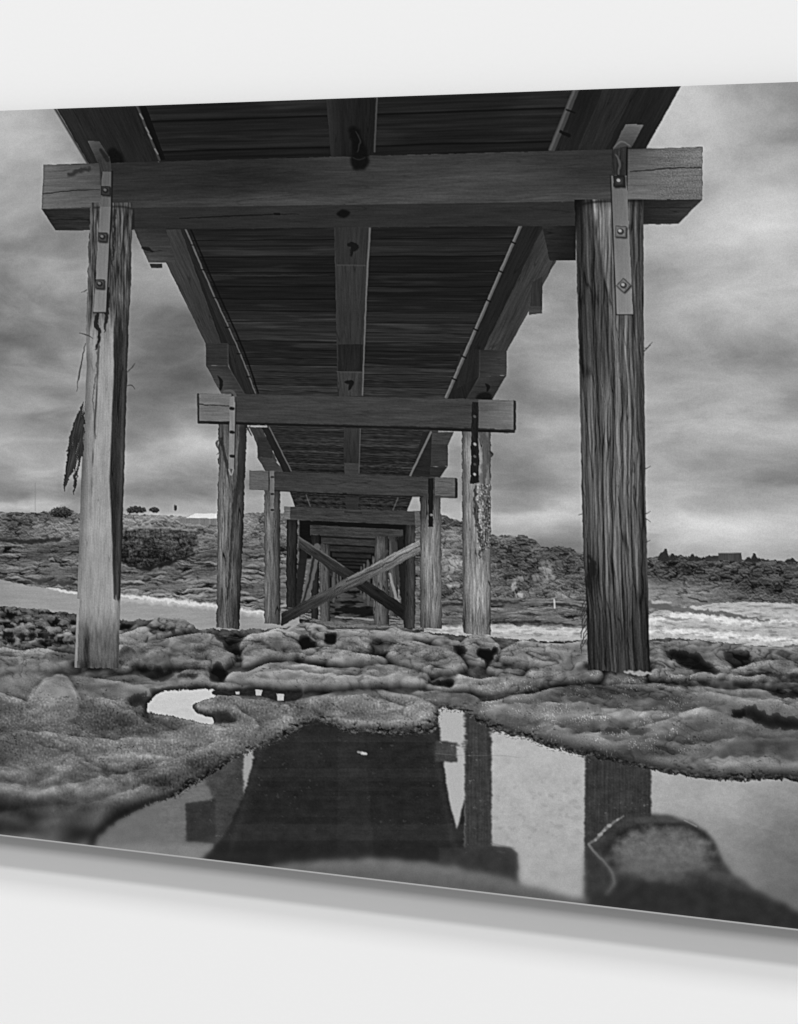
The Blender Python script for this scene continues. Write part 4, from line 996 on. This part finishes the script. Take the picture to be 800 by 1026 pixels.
# near posts first, their heads go under the beam
P_PL = J('post', 'near left post, bleached pale face with a dark right side')
def postL():
    q = [(91, 204), (133, 204), (119, 669), (75, 667)]
    lx = lambda y: np.interp(y, [200, 280, 330, 370, 480, 560, 665, 680], [91, 88, 86.5, 87, 81.5, 79, 75, 74.5]).astype(F)
    rx = lambda y: np.interp(y, [200, 280, 330, 480, 560, 665, 680], [133, 131.5, 129, 124.5, 122, 119, 118.5]).astype(F)
    w = W(70, 200, 138, 674, 4); x, y = w.X, w.Y
    j = 1.1*fbm(x/5, y/9, 3, 601)
    l, r = lx(y), rx(y)
    m = sm(-.5, .5, x-l+j*sm(420, 200, y)*1.6+j*.4)*sm(-.5, .5, r-x+j*.8)*(y < 669+1.2*fbm(x/5, y/5, 2, 4)+(x-75)*.02)*(y > 203)
    u = (x-l)/(r-l); L = y-200
    t = woodtex(L, u*44, 610, 1, .5, .95)
    ub = np.interp(y, [200, 280, 330, 400, 480, 560, 600, 602], [.45, .62, .66, .66, .66, .80, .84, .9])+.028*fbm(y/60, y*0, 3, 9)+.006*fbm(y/8, x/3, 2, 10)
    light = 150+12*fbm(x/12, y/50, 3, 612)-28*np.exp(-((u-.0)/.12)**2)
    light = light*(1+.13*t)+9*fbm(x/9, y/15, 4, 614)+5*fbm(x/2, y/2, 2, 616)
    # dark stringy bark left above the strap end
    dk = 40*(1+.55*t)
    side = sm(-.025, .03, u-ub)*sm(604, 596, y+6*fbm(x/2, y/9, 2, 5))
    hi = np.interp(y, [200, 600], [.0, .25])
    v = light*(1-side)+(42*(1+.5*t)+26*np.exp(-((u-.93)/.05)**2))*side
    bark = sm(345, 300, y+22*fbm(x/2.6, y/30, 3, 613))
    v = v*(1-bark)+bark*(70*(1+.75*fbm(x/2.2, y/26, 4, 617)*1.6))
    # seam
    seam = np.interp(y, [300, 345, 420, 520, 600], [.28, .3, .26, .24, .2])
    v = v*(1-.55*np.exp(-((u-seam+.02*fbm(y/70, y*0, 2, 6))/.022)**2)*np.clip(.6+1.4*fbm(y/26, x/9, 2, 8), 0, 1)*sm(540, 420, y)*sm(310, 340, y))
    v = v*(1-.16*sm(.3, .0, u)*sm(345, 360, y)*sm(600, 500, y))
    # foot: wet and streaked
    foot = sm(606, 645, y+10*fbm(x/3, y/22, 3, 619))
    v = v*(1-foot)+foot*(96+34*fbm(x/3, y/16, 4, 621)+10*fbm(x, y, 2, 622)-44*np.exp(-((u-.26)/.08)**2)-22*sm(655, 668, y))
    v = v*(1-.18*sm(.85, 1, u))
    v = np.where((u < .06) & (y > 600), v*.5+90, v)
    comp(w, m, np.clip(v+5*fbm(x/1.2, y/1.6, 2, 625), 14, 215), P_PL)
P_PR = J('post', 'near right post, thick and deeply grooved along its length')
def postR():
    lx = lambda y: np.interp(y, [195, 230, 380, 490, 560, 600, 672, 690], [575.5, 577, 581, 583, 585, 587.5, 589.5, 590]).astype(F)
    rx = lambda y: np.interp(y, [195, 300, 490, 672, 690], [645, 645, 647, 651.5, 652]).astype(F)
    w = W(568, 198, 658, 680, 4); x, y = w.X, w.Y
    l, r = lx(y), rx(y); j = fbm(x/4, y/10, 3, 651)
    m = sm(-.5, .5, x-l+j*1.0)*sm(-.5, .5, r-x+j*.8)*(y < 671+(x-588)*.06+1.4*fbm(x/4, y/4, 2, 4))*(y > 200)
    u = (x-l)/(r-l); L = y
    wv = .9*fbm(x/40, y/190, 3, 655)+.22*fbm(x/12, y/60, 2, 657)
    g = fbm(u*13+wv, L/260, 4, 660, .7)
    g2 = fbm(u*42+wv*2.4+.3*fbm(x/3, y/14, 2, 9), L/60, 3, 665, .7)
    relief_ = g*1.0+g2*.5
    dx = np.clip(np.gradient(blur(relief_, .3), axis=1)*PS*4, -1.3, 1.3)
    crack_ = np.exp(-((perlin(u*10+wv+.5*fbm(x/5, y/40, 2, 11), L/150, 671))/.07)**2)
    val = 80+34*dx+32*g+40*g2-34*crack_
    val = val*(1.12-.42*np.abs(u*2-.95)**2.4)
    # pale smooth face by the strap, dark left head
    val = val*(1+.35*np.exp(-((u-.33)/.12)**2)*sm(300, 215, y))
    wedge = sm(.02, -.02, u-np.interp(y, [200, 240, 330, 400], [.26, .34, .50, .56]))*sm(400, 350, y)
    val = val*(1-.30*wedge)+10*(1-wedge)*sm(330, 260, y)*sm(.5, .3, u)
    val = val*(1-.55*sm(.20, .0, u+(y-202)*.004)*sm(245, 205, y))
    val = val+28*np.exp(-((u-.78)/.16)**2)*sm(380, 450, y)*sm(580, 480, y)*np.clip(dx+.6, 0, 1)
    val = val*(1-.38*sm(560, 640, y))
    val = val*(1-.25*np.exp(-((u-.15)/.1)**2)*np.exp(-((y-575)/22)**2)*2)
    val = val*(1-.25*sm(212, 202, y))*(1-.4*sm(.22,.0,u+.0*y)*sm(262, 205, y))
    comp(w, m, np.clip(val+6*fbm(x/1.1, y/2.2, 2, 675), 10, 190), P_PR)
# front crossbeam
face([(42, 209), (704, 199.5), (680, 224.5), (56, 231)], 44, pid=p1, seed=171, amp=.25, crack=.6, sc=1.2, tones=(34, 34, 44, 34))
face([(44, 165), (704, 147.3), (704, 200), (42, 209.5)], 46, pid=p1, seed=172, amp=.24, crack=.3, sc=1.3, len_=700, wid=50)
w = W(100, 150, 640, 235, 0)      # the middle of the beam: dim, a little lighter to the right
q = (PID[w.sl] == p1)
tt = .76+.10*sm(100, 640, w.X)+.10*fbm(w.X/70, w.Y/30, 3, 29)+.20*np.exp(-((w.X-420)/150)**2)+.0*w.X
tt = tt+.28*np.exp(-((w.Y-(206-.016*(w.X-40)))/9)**2)
edge_ = sm(100, 112, w.X)*sm(640, 626, w.X)
IMG[w.sl] = np.where(q, IMG[w.sl]*(1-edge_)+(IMG[w.sl]*tt*1.18)*edge_, IMG[w.sl])
face([(135, 208), (590, 202), (590, 226), (135, 229)], 44, pid=p1, seed=173, amp=.2, crack=.4, sc=1.2, tones=(44, 42, 44, 40))
stroke([(135, 207.5), (300, 205.5), (450, 203.5), (610, 200.5)], .9, 64, .35, .7, .3)
spot(250, 175, 60, 16, -12); spot(200, 180, 40, 14, 2); spot(480, 178, 90, 12, 10)
stroke([(180, 219), (220, 217), (258, 215.5), (300, 214.5)], [.8, 1.3, 1.2, .4], 12, .8, .5, .35, seed=3)
smudge([(337, 214), (344, 209.5), (351, 213), (345, 218.5)], 10, .7, .4, 35, .95, 0)
stroke([(275, 214), (280, 214.5)], [1.5, 2.4], 10, .8, .5)
# squared ends
face([(44, 165), (100, 163.5), (103, 207), (42, 209.3)], 92, pid=p1, seed=174, amp=.20, crack=.5, sc=1.1, tones=(98, 66, 88, 106), edge=-.15)
stroke([(43, 194), (62, 192), (80, 190.5), (100, 190)], [1.2, 1.0, 1.1, .7], 28, .8, .4, .35, seed=5)
stroke([(70, 175), (80, 171), (90, 169)], [4, 5, 3], 34, .7, 1.4, 1.2, seed=6)
face([(42, 209.3), (94, 207.8), (92, 230.5), (56, 231)], 38, pid=p1, seed=175, amp=.3, crack=.6, tones=(34, 40, 46, 38))
stroke([(50, 220), (90, 220)], 1, 20, .7, .5, .5)
stroke([(42.5, 209.2), (90, 208)], .9, 120, .4, .5, .3)
face([(628, 149.5), (704, 147.3), (704, 200), (628, 200)], 106, pid=p1, seed=176, amp=.2, crack=.2, sc=1.0, tones=(70, 120, 104, 108), edge=-.12)
w = W(630, 147, 705, 200, 0); f = perlin(w.X/1.5, w.Y/1.2, 181)+.4*perlin(w.X/.8, w.Y/.8, 183)
mk = (PID[w.sl] == p1)*sm(640, 672, w.X); IMG[w.sl] += mk*(20*f)
stroke([(632, 172), (650, 170.5), (672, 168.5), (703, 168)], [1.0, 1.1, 1.4, 1.1], 26, .85, .45, .4, seed=7)
face([(644, 200), (704, 200), (680, 224.5), (644, 223)], 40, pid=p1, seed=177, amp=.3, crack=.6, tones=(28, 50, 46, 34))
stroke([(650, 208), (692, 208)], 1, 22, .7, .5, .4)
# the two near posts stand in front of the beam's underside
postL()
# (drawn after the beam)
for a, wd, tn in [([(98, 315), (96, 325), (100, 334), (97, 350)], [3, 5, 4, 1], 26), ([(109, 290), (107, 315), (105, 332)], [3, 4, 1], 26),
                  ([(99, 345), (97, 372), (94, 400), (96, 440)], [2, 1.4, 1, .6], 84), ([(115, 210), (114, 240), (113, 270)], [2, 2, 1], 36)]:
    stroke(a, wd, tn, .85, .7, 1.2, seed=int(a[0][1]))
for a in [[(80, 334), (88, 336), (93, 339)], [(86, 344), (82, 362), (79, 381)], [(85, 348), (80, 370), (77, 392)], [(128, 373), (133, 367), (136, 364)], [(127, 387), (132, 386), (135, 390)], [(130, 240), (131, 270), (130, 300)], [(82, 293), (87, 290)]]:
    stroke(a, [.8, 1.2, .5][:len(a)], 62, .85, .4, .5, P_PL, seed=3)
P_BK = J('torn_bark', 'torn dark strip of bark hanging off the near left post')
for pts in ([(85, 402), (85, 430), (84, 452), (79, 470), (76, 492), (73.5, 496), (74, 470), (70, 478), (65, 492), (63.5, 489), (67, 462), (69, 440), (76, 420), (82, 406)],
            [(84, 405), (78, 428), (72, 446), (70, 440), (77, 420)]):
    w = wbox(pts, 5); m = pmask(w, pts, 1.3, 5, 5)
    strand = fbm((w.X+w.Y*.22)/1.5, w.Y/30, 3, 631)
    comp(w, m*sm(-.42, -.25, strand), np.clip(46+40*strand, 12, 110), P_BK)
stroke([(70, 450), (67, 470), (64, 486)], [1, 1.6, .6], 24, .8, .5, .6)

postR()
stroke([(590, 556), (594, 570), (590, 585), (593, 600)], [2, 7, 5, 1], 22, .7, 1.4, 2, seed=3)
for i in range(9):                # loose fibres
    y0 = 600+i*5; stroke([(588, y0), (585-2*float(hash1(i, 4)), y0+8), (584-3*float(hash1(i, 5)), y0+15)], [1, .9, .5], 46, .85, .4, .6, P_PR, seed=i)
for y0, s in ((515, 1), (520, -1), (349, 1), (544, 1), (470, 1)): stroke([(646.5, y0), (649, y0-1*s), (652, y0-3*s)], [1, .8, .4], 50, .8, .4, .3, P_PR)
stroke([(646, 352), (651, 346), (654, 343)], [1, .8, .5], 40, .85, .4, .3, P_PR)
stroke([(583, 515), (580, 516)], .8, 50, .8, .4)
stroke([(626, 672), (636, 674), (650, 675), (654, 674)], [1.6, 3, 3.4, 1.4], 176, .85, .8, 1.6, seed=3)

# corbel bit left below the beam
P_C1 = J('corbel', 'chamfered timber block behind the near left post head')
face([(134, 229), (166, 229), (176, 263), (149, 263)], 46, pid=P_C1, seed=178, amp=.25, tones=(52, 46, 60, 70))
stroke([(143, 248), (149, 250), (154, 252)], [2, 4, 1.5], 20, .85, .8, 1)
face([(150, 264), (163, 264), (163, 268.5), (152, 268.5)], 40, pid=P_C1, seed=179)
smudge([(350, 130), (356, 127), (362, 134), (366, 146), (370, 160), (366, 169), (356, 170), (351, 162), (354, 150)], 8, .9, 1.2, 36, .95, 0)
stroke([(357, 132), (361, 142), (358, 152)], [1, 1.6, 1], 44, .7, .6, .6)
stroke([(354, 158), (360, 160), (366, 158)], 1.2, 40, .6, .6, .5)
# head shadow on the right post
stroke([(578, 206), (600, 202), (642, 201)], 2.5, 18, .6, 1.2)
stroke([(132, 209), (120, 207), (95, 208)], 2, 20, .5, 1.2)

# near iron straps with their bolts
P_S1 = J('iron_strap', 'long bent iron strap tying the near left post to the girder')
face([(88, 141), (100, 141.5), (110, 158), (98, 163)], 66, pid=P_S1, amp=.12, crack=0, seed=7, tones=(86, 74, 44, 50))
face([(98, 160), (110, 157), (113, 178), (104, 178)], 46, pid=P_S1, amp=.25, crack=0, seed=8, grain='v', tones=(46, 60, 50, 60))
face([(103, 172), (113, 172), (112, 206), (106.5, 313), (94, 313), (99.5, 207)][0:2]+[(111.5, 208), (100.5, 208)], 92, pid=P_S1, amp=.1, crack=0, seed=9, grain='v')
face([(100.5, 207), (111.5, 207), (106.5, 313), (94, 313)], 122, pid=P_S1, amp=.08, crack=0, seed=10, grain='v', tones=(106, 112, 122, 132))
stroke([(112.6, 172), (112, 207), (107, 312)], [2, 1.6, 1.4], 20, .85, .6, 0, curve=False)
stroke([(101, 150), (108, 160)], [3, 5], 18, .6, 1)
stroke([(94, 313.3), (107, 313.3)], 1.4, 30, .9, .4)
P_S2 = J('iron_strap', 'long bent iron strap tying the near right post to the girder')
face([(627, 124.5), (645, 125), (633, 148), (614, 150)], 96, pid=P_S2, amp=.1, crack=0, seed=11, tones=(96, 104, 60, 62))
face([(613, 150), (629, 146), (627, 177), (613, 177)], 44, pid=P_S2, amp=.5, crack=0, seed=12, grain='v', sc=.6)
stroke([(617, 155), (621, 162), (620, 174)], [1.2, 2.4, 1.6], 92, .7, .8, .6)
stroke([(615, 148), (623, 142), (631, 146)], [1.4, 1.6, 1.2], 112, .6, .7, .5)
stroke([(628.6, 148), (628, 190)], 1.8, 14, .9, .6, curve=False)
face([(612.5, 176), (628, 176), (634.5, 315), (618, 315)], 118, pid=P_S2, amp=.07, crack=0, seed=13, grain='v', tones=(96, 104, 136, 126))
stroke([(612, 176), (617.6, 315)], 1.2, 26, .85, .5, curve=False)
stroke([(617.5, 315.3), (634.5, 315.3)], 1.2, 30, .8, .4)
P_B = J('bolt', None)
def bolt(x, y, s, rot=0, pl=60, hd=96):
    pid = J('bolt')
    c, sn = math.cos(rot), math.sin(rot)
    q = [(x+(a*c-b*sn)*s, y+(a*sn+b*c)*s) for a, b in ((-1, -1), (1, -1), (1, 1), (-1, 1))]
    q2 = [(a+1.0, b+1.2) for a, b in q]
    face(q2, 22, pid=None, amp=0, crack=0, soft=.5)
    face(q, pl, pid=pid, amp=.2, crack=0, seed=int(x), edge=-.35, sc=.5)
    stroke([(x-.3, y-.1), (x+.3, y+.1)], s*1.15, hd*.45, .95, .5, 0, pid)
    stroke([(x-.9, y-.9), (x-.3, y-.7)], s*.55, hd*1.5, .8, .5, 0, pid)
bolt(106, 191, 4.6, .03, 52, 70); bolt(103, 237.5, 4.6, .05, 66, 80); bolt(100.3, 284.5, 4.6, .05, 70, 80)
bolt(620.5, 181.5, 5.6, .0, 40, 120); bolt(622, 232, 5.6, .05, 108, 120); bolt(625, 286, 5.4, .75, 112, 120)

# ---- lens softness and grain ---------------------------------------------
b1 = blur(IMG, 1.0); b2 = blur(IMG, 2.2)
yy = (V-.86)/.14
k = np.clip(sm(.0, 1., yy), 0, 1)
k = np.where((X > 160) & (X < 640) & (Y < 850), k*.35, k)
k = blur(k.astype(F), 6)
IMG = IMG*(1-k)+(b1*(1-k)+b2*k)*k
_us = IMG-blur(IMG, .8)
IMG = IMG+np.where(V < .97, .75*(1-k), 0)*np.clip(_us, -30, 30)
IMG += np.where(PID == P_SKY, .7, 1.6)*(np.random.RandomState(3).rand(NH, NW).astype(F)*2-1)
IMG = np.clip(IMG, 3, 250)

# ---------------------------------------------------------------------------
# The panel, the wall, the lamps and the camera
# ---------------------------------------------------------------------------
import bpy
from mathutils import Vector, Matrix
sc = bpy.context.scene
col = sc.collection

FPX, EYE, HOR = 2000.0, 1.60, 281.0      # focal length and eye line in photo units
PANEL_H, GAP, THICK = 0.762, 0.012, 0.014
FRONT = -(GAP+THICK)                     # y of the printed face; the wall is y = 0

def hgt(x): return 726.0+0.155*x
def cam_xy(x):
    d = PANEL_H*FPX/hgt(x)
    return (x-400.0)*d/FPX, d
A0, A1 = cam_xy(0.0), cam_xy(800.0)
TH = math.atan2(A0[1]-A1[1], A1[0]-A0[0])
ct, st = math.cos(TH), math.sin(TH)
def along(x):                            # metres along the panel from photo column 0
    X_, Y_ = cam_xy(x)
    return math.hypot(X_-A0[0], Y_-A0[1])*(1 if x >= 0 else -1)
# rotate the camera frame by +TH and put column 0 of the face at (0, FRONT)
r0 = (A0[0]*ct-A0[1]*st, A0[0]*st+A0[1]*ct)
CAM = Vector((-r0[0], FRONT-r0[1], EYE))
ZTOP = EYE+(HOR-111.0)*A0[1]/FPX
ZBOT = ZTOP-PANEL_H
SL, SR = along(-92.0), along(886.0)

# photo column as a function of distance along the panel
_xs = np.linspace(-99, 900, 2000)
_ss = np.array([along(x) for x in _xs])

def mat(name):
    m = bpy.data.materials.new(name); m.use_nodes = True
    return m, m.node_tree.nodes, m.node_tree.links

def ink_material():
    m, n, l = mat('printed_ink')
    b = n['Principled BSDF']
    a = n.new('ShaderNodeAttribute'); a.attribute_name = 'ink'
    # faint grain of the photographic paper
    tc = n.new('ShaderNodeTexCoord')
    ns = n.new('ShaderNodeTexNoise'); ns.inputs['Scale'].default_value = 900; ns.inputs['Detail'].default_value = 2
    mr = n.new('ShaderNodeMapRange'); mr.inputs['From Min'].default_value = .25; mr.inputs['From Max'].default_value = .75
    mr.inputs['To Min'].default_value = .90; mr.inputs['To Max'].default_value = 1.10
    mx = n.new('ShaderNodeMix'); mx.data_type = 'RGBA'; mx.blend_type = 'MULTIPLY'; mx.inputs['Factor'].default_value = 1
    l.new(tc.outputs['Object'], ns.inputs['Vector']); l.new(ns.outputs['Fac'], mr.inputs['Value'])
    l.new(a.outputs['Color'], mx.inputs['A']); l.new(mr.outputs['Result'], mx.inputs['B'])
    l.new(mx.outputs['Result'], b.inputs['Base Color'])
    b.inputs['Roughness'].default_value = .6
    b.inputs['Specular IOR Level'].default_value = .05
    return m

def plain(name, colr, rough=.6, spec=.2, bump=0, scale=60):
    m, n, l = mat(name)
    b = n['Principled BSDF']
    b.inputs['Roughness'].default_value = rough
    b.inputs['Specular IOR Level'].default_value = spec
    ns = n.new('ShaderNodeTexNoise'); ns.inputs['Scale'].default_value = scale; ns.inputs['Detail'].default_value = 4
    tc = n.new('ShaderNodeTexCoord'); l.new(tc.outputs['Object'], ns.inputs['Vector'])
    mr = n.new('ShaderNodeMapRange'); mr.inputs['To Min'].default_value = .992; mr.inputs['To Max'].default_value = 1.008
    mx = n.new('ShaderNodeMix'); mx.data_type = 'RGBA'; mx.blend_type = 'MULTIPLY'; mx.inputs['Factor'].default_value = 1
    mx.inputs['A'].default_value = (*colr, 1)
    l.new(ns.outputs['Fac'], mr.inputs['Value']); l.new(mr.outputs['Result'], mx.inputs['B']); l.new(mx.outputs['Result'], b.inputs['Base Color'])
    if bump:
        bp = n.new('ShaderNodeBump'); bp.inputs['Strength'].default_value = bump; bp.inputs['Distance'].default_value = .001
        l.new(ns.outputs['Fac'], bp.inputs['Height']); l.new(bp.outputs['Normal'], b.inputs['Normal'])
    return m

INK = ink_material()
M_WALL = plain('white_wall_paint', (.852, .852, .852), .9, .0, .04, 220)
M_BACK = plain('panel_body', (.06, .06, .06), .6, .1)
M_EDGE = plain('panel_edge', (.42, .42, .42), .4, .1)

def box(name, x0, x1, y0, y1, z0, z1, m, parent=None):
    me = bpy.data.meshes.new(name)
    v = [(x, y, z) for x in (x0, x1) for y in (y0, y1) for z in (z0, z1)]
    f = [(0, 1, 3, 2), (4, 6, 7, 5), (0, 4, 5, 1), (2, 3, 7, 6), (0, 2, 6, 4), (1, 5, 7, 3)]
    me.from_pydata(v, [], f); me.update(); me.materials.append(m)
    o = bpy.data.objects.new(name, me); col.objects.link(o)
    if parent: o.parent = parent
    return o

wall = box('wall', -3.5, 4.5, 0, .1, 0, 4.2, M_WALL)
wall['kind'] = 'structure'; wall['label'] = 'plain white wall the print hangs on'

root = bpy.data.objects.new('wall_print', None); col.objects.link(root)
root['label'] = 'unframed black and white print of a timber jetty over wet rocks on white wall'
root['category'] = 'print'
TRIM = .0010
box('backing_panel', SL, SR, FRONT+.0004, -GAP, ZBOT, ZTOP, M_BACK, root)
box('hanging_frame', SL+.08, SR-.08, -GAP, 0, ZBOT+.08, ZTOP-.08, M_BACK, root)
box('edge_trim', SL, SR, FRONT-.0002, FRONT+.0003, ZBOT-.0004, ZBOT+TRIM, M_EDGE, root)

# ---- the printed face: one fine grid, cut into the pictured things --------
NX = int((SR-SL)/PANEL_H*1000*1.0*1.2/1.05); NZ = 960
s_ = np.linspace(SL, SR, NX+1)
px = np.interp(s_, _ss, _xs)
vv = np.linspace(0, (PANEL_H-TRIM)/PANEL_H, NZ+1)
PXg, VVg = np.meshgrid(px, vv)
PYg = TOPL(PXg)+VVg*HH(PXg)
fj = np.clip((PXg-PX0)*PS-.5, 0, NW-1.001); fi = np.clip((PYg-PY0)*PS-.5, 0, NH-1.001)
def bil(a, fi, fj):
    i = fi.astype(int); j = fj.astype(int); di = fi-i; dj = fj-j
    return (a[i, j]*(1-dj)+a[i, j+1]*dj)*(1-di)+(a[i+1, j]*(1-dj)+a[i+1, j+1]*dj)*di
tone = np.clip(bil(IMG, fi, fj), 0, 255)/255
lin = np.where(tone <= .04045, tone/12.92, ((tone+.055)/1.055)**2.4)
ci = ((fi[:-1, :-1]+fi[1:, 1:])/2).round().astype(int); cj = ((fj[:-1, :-1]+fj[1:, 1:])/2).round().astype(int)
cell = PID[ci, cj]
# lone specks of a part join what surrounds them
for _ in range(2):
    up = np.roll(cell, 1, 0); dn = np.roll(cell, -1, 0); lf = np.roll(cell, 1, 1); rt = np.roll(cell, -1, 1)
    lone = (cell != up) & (cell != dn) & (cell != lf) & (cell != rt)
    cell = np.where(lone, up, cell)
co = np.stack([np.broadcast_to(s_, PXg.shape), np.full(PXg.shape, FRONT), ZTOP-VVg*PANEL_H], -1).reshape(-1, 3).astype(np.float32)
linf = lin.reshape(-1).astype(np.float32)
Wn = NX+1
made = {}
def ensure(p):
    if p in made: return made[p]
    name, par, label = PARTS[p]
    parent = root if par == 0 else ensure(par)
    ii, jj = np.nonzero(cell == p)
    if len(ii) == 0:
        if any(q and q[1] == p for q in PARTS) :
            o = bpy.data.objects.new(name, None)
        else:
            made[p] = None; return None
    else:
        a = ii*Wn+jj
        q = np.stack([a, a+Wn, a+Wn+1, a+1], 1)
        u, inv = np.unique(q.reshape(-1), return_inverse=True)
        me = bpy.data.meshes.new(name)
        me.vertices.add(len(u)); me.vertices.foreach_set('co', co[u].reshape(-1))
        me.loops.add(q.size); me.loops.foreach_set('vertex_index', inv.reshape(-1).astype(np.int32))
        me.polygons.add(len(q)); me.polygons.foreach_set('loop_start', np.arange(0, q.size, 4, dtype=np.int32))
        me.update(calc_edges=True)
        ca = me.color_attributes.new('ink', 'FLOAT_COLOR', 'POINT')
        c = np.ones((len(u), 4), np.float32); c[:, :3] = linf[u][:, None]
        ca.data.foreach_set('color', c.reshape(-1))
        me.materials.append(INK); me.validate()
        o = bpy.data.objects.new(name, me)
    col.objects.link(o); o.parent = parent
    if label: o['label'] = label
    made[p] = o
    return o
for p in range(1, len(PARTS)):
    if PARTS[p][0] and (cell == p).any(): ensure(p)

# ---- light: soft room light and three ceiling strips above the print ------
w_ = bpy.data.worlds.new('World'); sc.world = w_; w_.use_nodes = True
bg = w_.node_tree.nodes['Background']; bg.inputs['Color'].default_value = (1, 1, 1, 1); bg.inputs['Strength'].default_value = AMB if 'AMB' in globals() else .325
mid = Vector(((SL+SR)/2, 0, (ZTOP+ZBOT)/2))
def strip(name, ratio, value, dist, size_x, size_y):
    d = Vector((0, -1, ratio)).normalized()
    ld = bpy.data.lights.new(name, 'AREA'); ld.shape = 'RECTANGLE'; ld.size = size_x; ld.size_y = size_y
    cos_s = 1/math.sqrt(1+ratio*ratio)
    ld.energy = value/.852*math.pi**2*dist**2/cos_s
    o = bpy.data.objects.new(name, ld); col.objects.link(o)
    o.location = mid+d*dist
    o.rotation_euler = (-d).to_track_quat('-Z', 'Y').to_euler()
    return o
D = 40.0
strip('ceiling_lamp', .74, .20, D, 4.0, 9.0)
strip('ceiling_lamp', 1.56, .215, D, 3.0, 2.4)
strip('ceiling_lamp', 2.35, .165, D, 3.0, 5.0)

cam = bpy.data.cameras.new('camera'); co_ = bpy.data.objects.new('camera', cam); col.objects.link(co_)
cam.sensor_fit = 'VERTICAL'; cam.sensor_height = 24; cam.lens = 24*FPX/1026.0
cam.shift_y = -(513.0-HOR)/1026.0
cam.clip_start = .05; cam.clip_end = 200
co_.location = CAM
co_.rotation_euler = (math.pi/2, 0, TH)
sc.camera = co_
sc.view_settings.view_transform = 'Standard'; sc.view_settings.look = 'None'; sc.view_settings.exposure = 0; sc.view_settings.gamma = 1
sc.render.engine = 'CYCLES'
sc.cycles.max_bounces = 3
